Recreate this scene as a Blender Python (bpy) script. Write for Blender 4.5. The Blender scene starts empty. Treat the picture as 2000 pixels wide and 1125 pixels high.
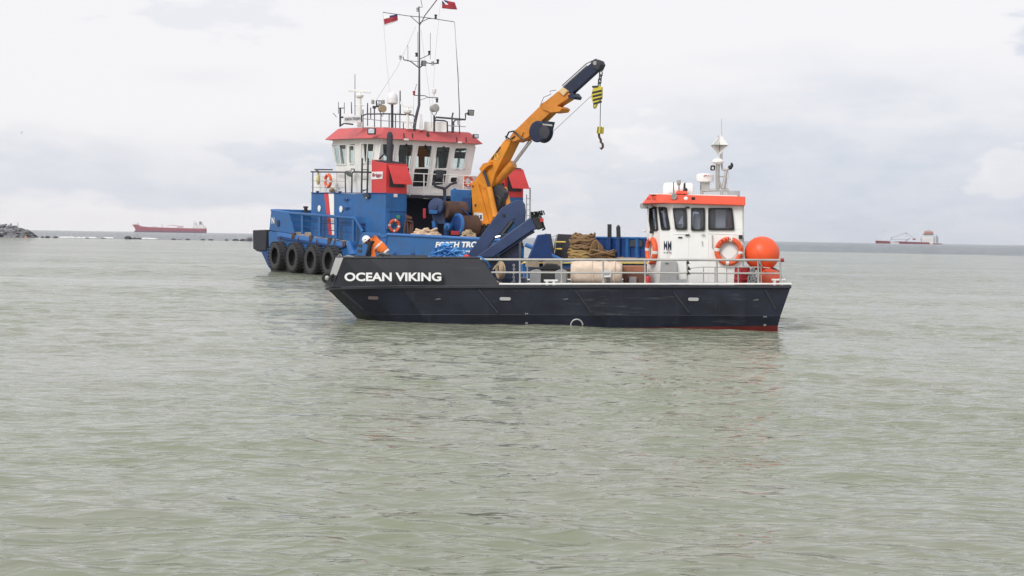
import bpy, bmesh, math, random
import numpy as np
from mathutils import Vector, Matrix, noise as mnoise

random.seed(7)
SC = bpy.context.scene
COL = SC.collection
# ------------------------------------------------------------------ camera
H, F = 2.63, 2800.0                     # eye height above the water (m), focal length in pixels of the 2000 px photograph
PITCH, ROLL = math.atan(99.3 / F), 0.0152
_cp, _sp = math.cos(PITCH), math.sin(PITCH)
CF = Vector((0, _cp, -_sp)); _R0 = Vector((1, 0, 0)); _U0 = Vector((0, _sp, _cp))
CR = _R0 * math.cos(ROLL) + _U0 * math.sin(ROLL)
CU = -_R0 * math.sin(ROLL) + _U0 * math.cos(ROLL)
EYE = Vector((0, 0, H))
cd = bpy.data.cameras.new("camera"); cam = bpy.data.objects.new("camera", cd); COL.objects.link(cam)
cd.sensor_width = 36.0; cd.lens = 36.0 * F / 2000.0; cd.clip_start = 0.5; cd.clip_end = 40000.0
cam.matrix_world = Matrix(((CR.x, CU.x, -CF.x, 0), (CR.y, CU.y, -CF.y, 0), (CR.z, CU.z, -CF.z, H), (0, 0, 0, 1)))
SC.camera = cam
SC.render.engine = 'CYCLES'
SC.view_settings.view_transform = 'Standard'; SC.view_settings.look = 'None'
SC.view_settings.gamma = 1.0; SC.view_settings.use_curve_mapping = False
SC.view_settings.exposure = 0.45
SC.cycles.max_bounces = 8; SC.cycles.transparent_max_bounces = 12
SC.cycles.use_denoising = True

# ------------------------------------------------------------------ world: overcast sky
SUN_EL, SUN_AZ = 40.0, 215.0            # behind the camera, to the left (azimuth clockwise from +Y)
W = bpy.data.worlds.new("World"); SC.world = W; W.use_nodes = True
nt = W.node_tree; nt.nodes.clear()
def wn(t, **k):
    n = nt.nodes.new(t)
    for a, b in k.items(): setattr(n, a, b)
    return n
def wl(a, b): nt.links.new(a, b)
def wmath(op, a, b=None, c=None, clamp=False):
    n = wn('ShaderNodeMath', operation=op); n.use_clamp = clamp
    for i, v in enumerate((a, b, c)):
        if v is None: continue
        if isinstance(v, (int, float)): n.inputs[i].default_value = v
        else: wl(v, n.inputs[i])
    return n.outputs[0]
def wmap(v, a, b, c, d, smooth=True):
    n = wn('ShaderNodeMapRange'); n.interpolation_type = 'SMOOTHSTEP' if smooth else 'LINEAR'
    wl(v, n.inputs['Value'])
    for nm, x in (('From Min', a), ('From Max', b), ('To Min', c), ('To Max', d)): n.inputs[nm].default_value = x
    return n.outputs['Result']
def wmix(f, a, b):
    n = wn('ShaderNodeMix', data_type='RGBA'); n.clamp_factor = True
    if isinstance(f, (int, float)): n.inputs[0].default_value = f
    else: wl(f, n.inputs[0])
    for s, v in ((n.inputs[6], a), (n.inputs[7], b)):
        if isinstance(v, tuple): s.default_value = v + (1,)
        else: wl(v, s)
    return n.outputs[2]
tc = wn('ShaderNodeTexCoord'); sep = wn('ShaderNodeSeparateXYZ'); wl(tc.outputs['Generated'], sep.inputs[0])
DX, DY, DZ = sep.outputs
sky = wn('ShaderNodeTexSky'); sky.sky_type = 'NISHITA'; sky.sun_disc = False
sky.sun_elevation = math.radians(SUN_EL); sky.sun_rotation = math.radians(SUN_AZ); sky.dust_density = 3.0
def wnoise(scale, zs, detail=5.0, rough=.55, off=(0, 0, 0)):
    mp = wn('ShaderNodeMapping'); mp.inputs['Scale'].default_value = (scale, scale, scale * zs); mp.inputs['Location'].default_value = off
    wl(tc.outputs['Generated'], mp.inputs[0])
    n = wn('ShaderNodeTexNoise'); n.inputs['Scale'].default_value = 1.0; n.inputs['Detail'].default_value = detail; n.inputs['Roughness'].default_value = rough
    wl(mp.outputs[0], n.inputs['Vector']); return n.outputs['Fac']
nA = wnoise(7.0, 3.0, 5, .55, (3.1, 0, 0)); nB = wnoise(22.0, 3.2, 6, .6, (0, 5, 1.7)); nC = wnoise(3.4, 4.5, 3, .5, (1, 2, .5))
WHITE, GREYB = (9.5, 9.35, 9.6), (6.7, 7.15, 8.05)       # x the 0.1 background strength
zz = wmath('ADD', DZ, wmath('MULTIPLY', wmath('SUBTRACT', nA, .5), .055))
zz = wmath('ADD', zz, wmath('MULTIPLY', wmath('SUBTRACT', nB, .5), .022))
# grey bank low in the sky: high and thick towards the right, a thin band with a bright strip below it at the left
lr = wmap(DX, -.12, .22, 0, 1)
bank_r = wmath('MULTIPLY', wmap(zz, .04, .135, .95, 0), lr)
bank_l = wmath('MULTIPLY', wmath('MULTIPLY', wmap(zz, .012, .024, 0, .7), wmap(zz, .03, .08, 1, 0)), wmath('SUBTRACT', 1.0, lr))
bank = wmath('ADD', bank_r, bank_l)
bank = wmath('ADD', bank, wmath('MULTIPLY', wmap(nC, .52, .75, 0, 1), wmap(DZ, .0, .12, .5, .33)), clamp=True)
bank = wmath('MULTIPLY', bank, wmap(nB, .25, .75, 1.1, .72), clamp=True)
def blob(x, z, rx, rz, lo=.45, hi=1.0, k=.55):
    a = wmath('DIVIDE', wmath('SUBTRACT', DX, x), rx); b = wmath('DIVIDE', wmath('SUBTRACT', DZ, z), rz)
    d = wmath('SQRT', wmath('ADD', wmath('MULTIPLY', a, a), wmath('MULTIPLY', b, b)))
    d = wmath('ADD', d, wmath('MULTIPLY', wmath('SUBTRACT', nB, .5), 2.2 * k))
    return wmap(d, lo, hi, 1, 0)
bank = wmath('SUBTRACT', bank, wmath('MULTIPLY', blob(.318, .047, .022, .018, k=1.5), .5), clamp=True)
bank = wmath('SUBTRACT', bank, wmath('MULTIPLY', blob(.085, .066, .035, .022, k=1.6), .4), clamp=True)
bank = wmath('SUBTRACT', bank, wmath('MULTIPLY', blob(.02, .03, .05, .02, k=1.4), .3), clamp=True)
bank = wmath('ADD', bank, wmath('MULTIPLY', blob(.355, .136, .03, .03, k=1.3), .8), clamp=True)
bank = wmath('ADD', bank, wmath('MULTIPLY', blob(-.205, .15, .06, .022, k=1.6), .3), clamp=True)
bank = wmath('ADD', bank, wmath('MULTIPLY', blob(-.165, .055, .06, .014, k=1.5), .28), clamp=True)
cloud = wmix(bank, WHITE, GREYB)
cloud = wmix(wmap(DZ, .10, .6, 0, 1), cloud, (9.4, 9.3, 9.6))
below = wmap(DZ, -.03, 0.0, 1, 0)
cloud = wmix(below, cloud, (4.5, 4.7, 4.6))
col = wmix(.93, sky.outputs[0], cloud)
bg = wn('ShaderNodeBackground'); bg.inputs['Strength'].default_value = .075; wl(col, bg.inputs['Color'])
ow = wn('ShaderNodeOutputWorld'); wl(bg.outputs[0], ow.inputs['Surface'])
# soft sun behind the overcast
sd = bpy.data.lights.new("sun", 'SUN'); sd.energy = 1.5; sd.angle = math.radians(25); sd.color = (1, .965, .91)
so = bpy.data.objects.new("sun", sd); COL.objects.link(so)
_az, _el = math.radians(SUN_AZ), math.radians(SUN_EL)
so.rotation_euler = Vector((math.sin(_az) * math.cos(_el), math.cos(_az) * math.cos(_el), math.sin(_el))).to_track_quat('Z', 'Y').to_euler()
so.location = (0, 0, 60)

# ------------------------------------------------------------------ measuring helpers: a pixel of the photograph met with a real plane
def ray(px, py): return CF * F + CR * (px - 1000.0) + CU * (562.5 - py)
def meet(px, py, p0, n):
    d = ray(px, py); return EYE + d * ((p0 - EYE).dot(n) / d.dot(n))
def on_z(px, py, z=0.0): return meet(px, py, Vector((0, 0, z)), Vector((0, 0, 1)))
def on_y(px, py, Y): return meet(px, py, Vector((0, Y, 0)), Vector((0, 1, 0)))
UP = Vector((0, 0, 1))

# ------------------------------------------------------------------ materials
def mat_base(name):
    m = bpy.data.materials.new(name); m.use_nodes = True
    return m, m.node_tree.nodes, m.node_tree.links, m.node_tree.nodes['Principled BSDF']
def nmath(N, L, op, a, b=None, clamp=False):
    n = N.new('ShaderNodeMath'); n.operation = op; n.use_clamp = clamp
    for i, v in enumerate((a, b)):
        if v is None: continue
        if isinstance(v, (int, float)): n.inputs[i].default_value = v
        else: L.new(v, n.inputs[i])
    return n.outputs[0]
def nmap(N, L, v, a, b, c, d):
    n = N.new('ShaderNodeMapRange'); n.interpolation_type = 'SMOOTHSTEP'; L.new(v, n.inputs[0])
    for i, x in enumerate((a, b, c, d)): n.inputs[i + 1].default_value = x
    return n.outputs[0]
def nmix(N, L, f, a, b):
    n = N.new('ShaderNodeMix'); n.data_type = 'RGBA'
    if isinstance(f, (int, float)): n.inputs[0].default_value = f
    else: L.new(f, n.inputs[0])
    for s, v in ((n.inputs[6], a), (n.inputs[7], b)):
        if isinstance(v, tuple): s.default_value = v + (1,)
        else: L.new(v, s)
    return n.outputs[2]
def nnoise(N, L, vec, scale, stretch=(1, 1, 1), detail=4, rough=.6):
    mp = N.new('ShaderNodeMapping'); mp.inputs['Scale'].default_value = stretch; L.new(vec, mp.inputs[0])
    n = N.new('ShaderNodeTexNoise'); n.inputs['Scale'].default_value = scale; n.inputs['Detail'].default_value = detail; n.inputs['Roughness'].default_value = rough
    L.new(mp.outputs[0], n.inputs['Vector']); return n.outputs['Fac']
def paint(name, c, rough=.45, var=.22, rust=.0, streak=.25, dirt=(.09, .075, .06), metal=0.0, bump=.0, scale=1.0, scuff=0.0):
    """Weathered paint: uneven tone, vertical run marks, rust patches, uneven gloss."""
    m, N, L, b = mat_base(name)
    t = N.new('ShaderNodeTexCoord').outputs['Object']
    n1 = nnoise(N, L, t, 1.3 * scale, detail=6); n2 = nnoise(N, L, t, 5.0 * scale, (1, 1, .12), 5); n3 = nnoise(N, L, t, 2.6 * scale, (1, 1, .45), 8, .7)
    lo = tuple(x * (1 - var) for x in c); hi = tuple(min(1, x * (1 + var * .6)) for x in c)
    col = nmix(N, L, nmap(N, L, n1, .3, .7, 0, 1), lo, hi)
    col = nmix(N, L, nmap(N, L, n2, .55, .82, 0, streak), col, dirt)
    if rust > 0: col = nmix(N, L, nmap(N, L, n3, .72 - .2 * rust, .78 - .14 * rust, 0, .85), col, (.16, .06, .025))
    if scuff > 0:                                   # rubbed streaks left by fenders and quays
        n4 = nnoise(N, L, t, 3.2, (.22, .22, 2.2), 7, .7); n5 = nnoise(N, L, t, .55, (1, 1, 1.5), 3)
        col = nmix(N, L, nmath(N, L, 'MULTIPLY', nmap(N, L, n4, .54, .72, 0, scuff), nmap(N, L, n5, .45, .62, 0, 1)), col, tuple(min(.5, x * .8 + .075) for x in c))
    L.new(col, b.inputs['Base Color'])
    L.new(nmap(N, L, n1, .25, .75, rough - .08, rough + .14), b.inputs['Roughness'])
    b.inputs['Metallic'].default_value = metal
    b.inputs['Specular IOR Level'].default_value = .4
    if bump > 0:
        bp = N.new('ShaderNodeBump'); bp.inputs['Strength'].default_value = bump; bp.inputs['Distance'].default_value = .03
        L.new(n1, bp.inputs['Height']); L.new(bp.outputs[0], b.inputs['Normal'])
    return m
def plain(name, c, rough=.5, metal=0.0):
    m, N, L, b = mat_base(name)
    t = N.new('ShaderNodeTexCoord').outputs['Object']; n1 = nnoise(N, L, t, 9.0)
    L.new(nmix(N, L, n1, tuple(x * .86 for x in c), tuple(min(1, x * 1.1) for x in c)), b.inputs['Base Color'])
    b.inputs['Roughness'].default_value = rough; b.inputs['Metallic'].default_value = metal
    return m
def glass(name, tint=(.5, .55, .6), clear=.6, rough=.03, film=(.05, .055, .06)):
    m, N, L, b = mat_base(name)
    N.remove(b)
    tr = N.new('ShaderNodeBsdfTransparent'); tr.inputs[0].default_value = tint + (1,)
    gl = N.new('ShaderNodeBsdfGlossy'); gl.inputs['Roughness'].default_value = rough
    df = N.new('ShaderNodeBsdfDiffuse'); df.inputs[0].default_value = film + (1,)
    fr = N.new('ShaderNodeFresnel'); ge_ = N.new('ShaderNodeNewGeometry')
    L.new(nmap(N, L, ge_.outputs['Backfacing'], 0, 1, 1.5, 1 / 1.5), fr.inputs[0])
    m1 = N.new('ShaderNodeMixShader'); m1.inputs[0].default_value = clear; L.new(df.outputs[0], m1.inputs[1]); L.new(tr.outputs[0], m1.inputs[2])
    m2 = N.new('ShaderNodeMixShader'); L.new(fr.outputs[0], m2.inputs[0]); L.new(m1.outputs[0], m2.inputs[1]); L.new(gl.outputs[0], m2.inputs[2])
    L.new(m2.outputs[0], N['Material Output'].inputs[0])
    return m

# ------------------------------------------------------------------ water
def water_material():
    m, N, L, b = mat_base("sea_water")
    g = N.new('ShaderNodeNewGeometry'); pos = g.outputs['Position']
    sp = N.new('ShaderNodeSeparateXYZ'); L.new(pos, sp.inputs[0])
    # turbid inshore water gives way to clearer, darker sea beyond the reef; the border wanders
    bn = nnoise(N, L, pos, .012, (1, .3, 1), 5)
    yy = nmath(N, L, 'ADD', nmath(N, L, 'ADD', sp.outputs['Y'], nmath(N, L, 'MULTIPLY', sp.outputs['X'], .53)), nmath(N, L, 'MULTIPLY', nmath(N, L, 'SUBTRACT', bn, .5), 70.0))
    far = nmap(N, L, yy, 392.0, 424.0, 0, 1)
    patch = nnoise(N, L, pos, .16, (1, .55, 1), 4)
    near_c = nmix(N, L, nmap(N, L, patch, .35, .68, 0, 1), (.205, .228, .162), (.234, .246, .192))
    col = nmix(N, L, far, near_c, (.065, .10, .108))
    L.new(col, b.inputs['Base Color'])
    b.inputs['IOR'].default_value = 1.33; b.inputs['Roughness'].default_value = .085
    # ripples finer than the modelled waves
    def ridge(scale, rot, stretch, sharp):
        mp = N.new('ShaderNodeMapping'); mp.inputs['Rotation'].default_value = (0, 0, math.radians(rot)); L.new(pos, mp.inputs[0])
        n_ = nnoise(N, L, mp.outputs[0], scale, stretch, 3, .5)
        r_ = nmath(N, L, 'SUBTRACT', 1.0, nmath(N, L, 'ABSOLUTE', nmath(N, L, 'MULTIPLY', nmath(N, L, 'SUBTRACT', n_, .5), sharp)), True)
        return nmath(N, L, 'MULTIPLY', r_, r_)
    w1 = nmath(N, L, 'ADD', nmath(N, L, 'MULTIPLY', ridge(1.25, 9, (.46, 1.3, 1), 6.5), .030), nmath(N, L, 'MULTIPLY', ridge(2.1, -12, (.5, 1.25, 1), 6.0), .017))
    w2 = nnoise(N, L, pos, 6.0, (.55, 1.2, 1), 2, .5); w3 = nnoise(N, L, pos, .5, (.55, 1.4, 1), 4, .6)
    h = nmath(N, L, 'ADD', w1, nmath(N, L, 'MULTIPLY', w2, .006))
    h = nmath(N, L, 'ADD', h, nmath(N, L, 'MULTIPLY', w3, .10))
    h = nmath(N, L, 'MULTIPLY', h, nmath(N, L, 'ADD', nmath(N, L, 'MULTIPLY', far, 6.0), nmap(N, L, sp.outputs['Y'], 25, 160, .6, 2.2)))
    gust = nnoise(N, L, pos, .075, (.22, 1, 1), 6, .65)
    h = nmath(N, L, 'MULTIPLY', h, nmap(N, L, gust, .3, .7, .45, 1.9))
    bp = N.new('ShaderNodeBump'); bp.inputs['Strength'].default_value = 1.0; bp.inputs['Distance'].default_value = 1.0
    L.new(h, bp.inputs['Height']); L.new(bp.outputs[0], b.inputs['Normal'])
    return m
def build_water():
    rows = [-12.0]; y = -12.0
    while y < 13000:
        if y < 7: d = 1.0
        elif y < 120: d = max(.03, y * .0025)
        elif y < 420: d = .3 + (y - 120) * .012
        else: d = y * .06
        y += d; rows.append(y)
    rows = np.array(rows)
    s_in = np.linspace(-.29, .29, 640); s_out = .30 + (np.linspace(0, 1, 26)[1:] ** 2) * 2.2
    s = np.concatenate([-s_out[::-1], s_in, s_out])
    Y, S = np.meshgrid(rows, s, indexing='ij'); X = S * (Y + 16.0)
    spc = np.maximum(np.gradient(rows)[:, None] * np.ones_like(S), np.gradient(s)[None, :] * (Y + 16.0) * .6)
    rng = np.random.RandomState(3); Z = np.zeros_like(X)
    comps = []; GX = np.zeros_like(X); GY = np.zeros_like(X)
    for i in range(120):
        short = i < 84; lam = .22 * (4.0 ** rng.rand()) if short else .88 * (6.0 ** rng.rand()); ang = rng.normal(-1.66, .36 if short else .55)
        comps.append((lam, ang, .021 if short else .0165))
    for lam, ang, slope in comps:
        k = 2 * math.pi / lam; a = slope / k * (0.7 + .6 * rng.rand()); ph = rng.rand() * 6.28
        wgt = np.clip((lam / (spc * 2.6)) - 1, 0, 1)
        p = k * (X * math.cos(ang) + Y * math.sin(ang)) + ph; c = a * wgt * np.cos(p) * (1.15 if lam < 1.5 else .8)
        Z += a * wgt * np.sin(p); GX += c * math.cos(ang); GY += c * math.sin(ang)
    # waves come in groups: let the height wander from patch to patch, and sharpen the crests
    grp = .8 + .38 * np.sin(X * .23 + Y * .11 + 1) * np.sin(Y * .17 - X * .06)
    Z = Z * grp; X = X + GX * grp; Y = Y + GY * grp
    n0, n1 = X.shape
    co = np.stack([X, Y, Z], -1).reshape(-1, 3).astype(np.float32)
    idx = np.arange(n0 * n1).reshape(n0, n1)
    q = np.stack([idx[:-1, :-1], idx[:-1, 1:], idx[1:, 1:], idx[1:, :-1]], -1).reshape(-1, 4)
    me = bpy.data.meshes.new("water"); me.vertices.add(len(co)); me.vertices.foreach_set("co", co.ravel())
    me.loops.add(q.size); me.loops.foreach_set("vertex_index", q.ravel().astype(np.int32))
    me.polygons.add(len(q)); me.polygons.foreach_set("loop_start", (np.arange(len(q)) * 4).astype(np.int32))
    me.polygons.foreach_set("use_smooth", np.ones(len(q), dtype=bool))
    me.update(calc_edges=True); me.materials.append(water_material())
    o = bpy.data.objects.new("water", me); COL.objects.link(o); o["kind"] = "structure"
    print("water verts", len(co))
build_water()

# ------------------------------------------------------------------ mesh + object helpers
WORLD = {}                                # object -> its world location (all objects are unrotated)
class MB:
    """Collects shapes in world coordinates; build() links them as one mesh object."""
    def __init__(s): s.v, s.f, s.m = [], [], []
    def add(s, vs, fs, mi=0):
        o = len(s.v); s.v += [Vector(x) for x in vs]; s.f += [tuple(i + o for i in f) for f in fs]; s.m += [mi] * len(fs); return s
    def hexa(s, a, b, mi=0):               # two matching polygons joined into a solid
        n = len(a); s.add(list(a) + list(b), [tuple(range(n))[::-1], tuple(range(n, 2 * n))] + [(i, (i + 1) % n, n + (i + 1) % n, n + i) for i in range(n)], mi); return s
    def prism(s, poly, ext, mi=0):
        p = [Vector(x) for x in poly]; e = Vector(ext); return s.hexa(p, [x + e for x in p], mi)
    def box(s, c, ax, ay, az, mi=0):       # centre and three half-axes
        c, ax, ay, az = Vector(c), Vector(ax), Vector(ay), Vector(az)
        b = [c - ax - ay - az, c + ax - ay - az, c + ax + ay - az, c - ax + ay - az]
        return s.hexa(b, [x + az * 2 for x in b], mi)
    def tube(s, pts, r, n=8, closed=False, mi=0):
        pts = [Vector(p) for p in pts]; k = len(pts); rs = r if isinstance(r, (list, tuple)) else [r] * k
        vs, up = [], None
        for i, p in enumerate(pts):
            if closed: t = pts[(i + 1) % k] - pts[i - 1]
            else: t = pts[min(i + 1, k - 1)] - pts[max(i - 1, 0)]
            t = t.normalized() if t.length > 1e-9 else Vector((0, 0, 1))
            if up is None: up = Vector((0, 0, 1)) if abs(t.z) < .9 else Vector((0, 1, 0))
            x = t.cross(up)
            x = x.normalized() if x.length > 1e-6 else t.orthogonal().normalized()
            y = x.cross(t); up = y
            vs += [p + (x * math.cos(a) + y * math.sin(a)) * rs[i] for a in (2 * math.pi * j / n for j in range(n))]
        fs = []
        for i in range(k if closed else k - 1):
            a, b = i * n, ((i + 1) % k) * n
            fs += [(a + j, a + (j + 1) % n, b + (j + 1) % n, b + j) for j in range(n)]
        if not closed: fs += [tuple(range(n))[::-1], tuple(range((k - 1) * n, k * n))]
        return s.add(vs, fs, mi)
    def lathe(s, c, axis, prof, n=20, mi=0, sx=1.0, xdir=None):   # profile of (radius, height along axis)
        c, z = Vector(c), Vector(axis).normalized(); x = (Vector(xdir) if xdir is not None else z.orthogonal()).normalized(); y = z.cross(x)
        vs, fs = [], []
        for r, h in prof: vs += [c + z * h + (x * math.cos(a) * sx + y * math.sin(a)) * r for a in (2 * math.pi * j / n for j in range(n))]
        for i in range(len(prof) - 1): fs += [(i * n + j, i * n + (j + 1) % n, (i + 1) * n + (j + 1) % n, (i + 1) * n + j) for j in range(n)]
        if prof[0][0] > 1e-6: fs.append(tuple(range(n))[::-1])
        if prof[-1][0] > 1e-6: fs.append(tuple(range((len(prof) - 1) * n, len(prof) * n)))
        return s.add(vs, fs, mi)
    def cyl(s, a, b, r, n=16, mi=0): a, b = Vector(a), Vector(b); return s.lathe(a, b - a, [(r, 0), (r, (b - a).length)], n, mi)
    def ball(s, c, r, n=16, m=10, sq=(1, 1, 1), mi=0):
        c = Vector(c); q = Vector(sq); vs = [c + Vector((0, 0, -r * q.z))]; fs = []
        for i in range(1, m):
            ph = -math.pi / 2 + math.pi * i / m
            vs += [c + Vector((math.cos(ph) * math.cos(t) * r * q.x, math.cos(ph) * math.sin(t) * r * q.y, math.sin(ph) * r * q.z)) for t in (2 * math.pi * j / n for j in range(n))]
        vs.append(c + Vector((0, 0, r * q.z)))
        fs += [(0, 1 + (j + 1) % n, 1 + j) for j in range(n)]
        for i in range(m - 2): fs += [(1 + i * n + j, 1 + i * n + (j + 1) % n, 1 + (i + 1) * n + (j + 1) % n, 1 + (i + 1) * n + j) for j in range(n)]
        fs += [(len(vs) - 1, 1 + (m - 2) * n + j, 1 + (m - 2) * n + (j + 1) % n) for j in range(n)]
        return s.add(vs, fs, mi)
    def torus(s, c, axis, R, r, n=28, k=10, mi=0):
        c, z = Vector(c), Vector(axis).normalized(); x = z.orthogonal().normalized(); y = z.cross(x)
        return s.tube([c + (x * math.cos(a) + y * math.sin(a)) * R for a in (2 * math.pi * j / n for j in range(n))], r, k, True, mi)
    def build(s, name, mats, parent=None, bevel=0, smooth=35, loc=None):
        if not isinstance(mats, (list, tuple)): mats = [mats]
        if loc is None:
            lo = Vector([min(v[i] for v in s.v) for i in range(3)]); hi = Vector([max(v[i] for v in s.v) for i in range(3)])
            loc = Vector(((lo.x + hi.x) / 2, (lo.y + hi.y) / 2, lo.z))
        me = bpy.data.meshes.new(name); me.from_pydata([v - loc for v in s.v], [], s.f)
        for m in mats: me.materials.append(m)
        if len(mats) > 1: me.polygons.foreach_set("material_index", s.m)
        bm = bmesh.new(); bm.from_mesh(me); bmesh.ops.recalc_face_normals(bm, faces=bm.faces); bm.to_mesh(me); bm.free()
        if smooth:
            me.polygons.foreach_set("use_smooth", [True] * len(me.polygons)); me.set_sharp_from_angle(angle=math.radians(smooth))
        o = bpy.data.objects.new(name, me); COL.objects.link(o); WORLD[o] = loc.copy()
        if parent is not None: o.parent = parent; o.location = loc - WORLD[parent]
        else: o.location = loc
        if bevel:
            b = o.modifiers.new("bevel", 'BEVEL'); b.width = bevel; b.segments = 2; b.limit_method = 'ANGLE'; b.angle_limit = math.radians(40)
        return o
def tag(o, label=None, cat=None, group=None, kind=None):
    for k, v in (("label", label), ("category", cat), ("group", group), ("kind", kind)):
        if v: o[k] = v
    return o
def empty(name, loc, label=None, cat=None, group=None):
    o = bpy.data.objects.new(name, None); COL.objects.link(o); o.location = loc; WORLD[o] = Vector(loc); o.empty_display_size = .3
    return tag(o, label, cat, group)
def dup(o, loc, parent=None, label=None):
    """A copy of a thing (and its parts and sub-parts, sharing meshes) moved to a new world place."""
    c = o.copy(); COL.objects.link(c); loc = Vector(loc); WORLD[c] = loc
    if parent is not None: c.parent = parent; c.location = loc - WORLD[parent]
    else: c.location = loc
    if label: c["label"] = label
    for ch in list(o.children): dup(ch, loc + WORLD[ch] - WORLD[o], c)
    return c
_font_cache = {}
def text_mb(body, bl, ex, ey, w, h, ext=.006, bold=.0, slant=0.0, rough_gap=None):
    """Lettering as real raised letters: fitted to width w along ex and height h along ey, bottom-left at bl."""
    cu = bpy.data.curves.new("lettering", 'FONT'); cu.body = body; cu.size = 1.0; cu.resolution_u = 4; cu.offset = bold; cu.shear = slant
    cu.fill_mode = 'FRONT'
    ob = bpy.data.objects.new("lettering_tmp", cu); COL.objects.link(ob)
    dg = bpy.context.evaluated_depsgraph_get(); dg.update()
    me = bpy.data.meshes.new_from_object(ob.evaluated_get(dg))
    co = np.zeros(len(me.vertices) * 3); me.vertices.foreach_get("co", co); co = co.reshape(-1, 3)
    polys = [tuple(p.vertices) for p in me.polygons]
    bpy.data.objects.remove(ob); bpy.data.curves.remove(cu); bpy.data.meshes.remove(me)
    lo, hi = co.min(0), co.max(0); ex, ey = Vector(ex).normalized(), Vector(ey).normalized(); n = ex.cross(ey)
    mb = MB(); k = len(co)
    front = [Vector(bl) + ex * ((c[0] - lo[0]) / (hi[0] - lo[0]) * w) + ey * ((c[1] - lo[1]) / (hi[1] - lo[1]) * h) + n * ext for c in co]
    mb.add(front, polys); return mb
def rounded(quad, r, n=4):
    """Quad (bl, br, tr, tl) with rounded corners, as a list of points; r in metres."""
    out = []
    for i in range(4):
        p, a, b = quad[i], quad[i - 1], quad[(i + 1) % 4]
        u, w = (a - p).normalized(), (b - p).normalized(); s = p + u * r; e = p + w * r
        out += [(s.lerp(p, t)).lerp(p.lerp(e, t), t) for t in (j / n for j in range(n + 1))]
    return out
def inset(quad, d):
    c = sum(quad, Vector()) / 4; out = []
    for i in range(4):
        p, a, b = quad[i], quad[i - 1], quad[(i + 1) % 4]
        out.append(p + (a - p).normalized() * d + (b - p).normalized() * d)
    return out
def frame_mb(quad, n, wdt, thk, r_in, r_out, mb=None):
    """A ring round a window: proud of the wall by thk/2 on either side."""
    mb = mb or MB(); o = rounded(inset(quad, -wdt * .5), r_out); i = rounded(inset(quad, wdt * .5), r_in); k = len(o)
    n = n.normalized() * thk * .5
    vs = [p + n for p in o] + [p + n for p in i] + [p - n for p in o] + [p - n for p in i]; fs = []
    for j in range(k):
        e = (j + 1) % k
        fs += [(j, e, k + e, k + j), (2 * k + j, 3 * k + j, 3 * k + e, 2 * k + e), (j, 2 * k + j, 2 * k + e, e), (k + j, k + e, 3 * k + e, 3 * k + j)]
    return mb.add(vs, fs)
def wall_with_windows(outline, wins, n, thk, mb):
    """Solid wall polygon (bl, br, tr, tl) with real openings. wins: quads (bl, br, tr, tl) in the wall plane, left to right."""
    n = n.normalized(); bl, br, tr, tl = outline; e = -n * thk
    if not wins: mb.prism(outline, e); return
    zb = sum(w[0].z + w[1].z for w in wins) / (2 * len(wins)); zt = sum(w[2].z + w[3].z for w in wins) / (2 * len(wins))
    def at(a, b, z): return a.lerp(b, (z - a.z) / (b.z - a.z))
    L0, L1, R0, R1 = at(bl, tl, zb), at(bl, tl, zt), at(br, tr, zb), at(br, tr, zt)
    mb.prism([bl, br, R0, L0], e); mb.prism([L1, R1, tr, tl], e)
    edges = [(L0, L1)]
    for w in wins: edges += [(at(w[0], w[3], zb), at(w[0], w[3], zt)), (at(w[1], w[2], zb), at(w[1], w[2], zt))]
    edges.append((R0, R1))
    for i in range(0, len(edges), 2):
        a, b = edges[i], edges[i + 1]; mb.prism([a[0], b[0], b[1], a[1]], e)
def tangle(c, rx, ry, hgt, r, loops, seed, mb, ax, ay, mats=1, rad=(.12, .34), pts=22, n=6):
    rnd = random.Random(seed); c, ax, ay = Vector(c), Vector(ax), Vector(ay)
    for l in range(loops):
        a, q = rnd.uniform(0, 6.28), rnd.random() ** .6; u, v = q * math.cos(a), q * math.sin(a)
        z = hgt * max(0, 1 - q ** 1.6) * rnd.uniform(.15, 1.0); R1 = rnd.uniform(*rad); R2 = R1 * rnd.uniform(.35, 1.0); t1, t2, th = rnd.uniform(-.35, .35), rnd.uniform(-.35, .35), rnd.uniform(0, 3.14); w = rnd.uniform(0, 6.28)
        P = []
        for i in range(pts):
            b = 6.2832 * i / pts; x = R1 * math.cos(b) * (1 + .2 * math.sin(3 * b + w)); y = R2 * math.sin(b)
            X, Y = x * math.cos(th) - y * math.sin(th), x * math.sin(th) + y * math.cos(th)
            P.append(c + ax * (u * rx + X) + ay * (v * ry + Y) + UP * max(r, z + X * t1 + Y * t2 + .03 * math.sin(2 * b + w)))
        mb.tube(P, r * rnd.uniform(.8, 1.15), n, True, mi=rnd.randrange(mats))
    return mb
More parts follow.
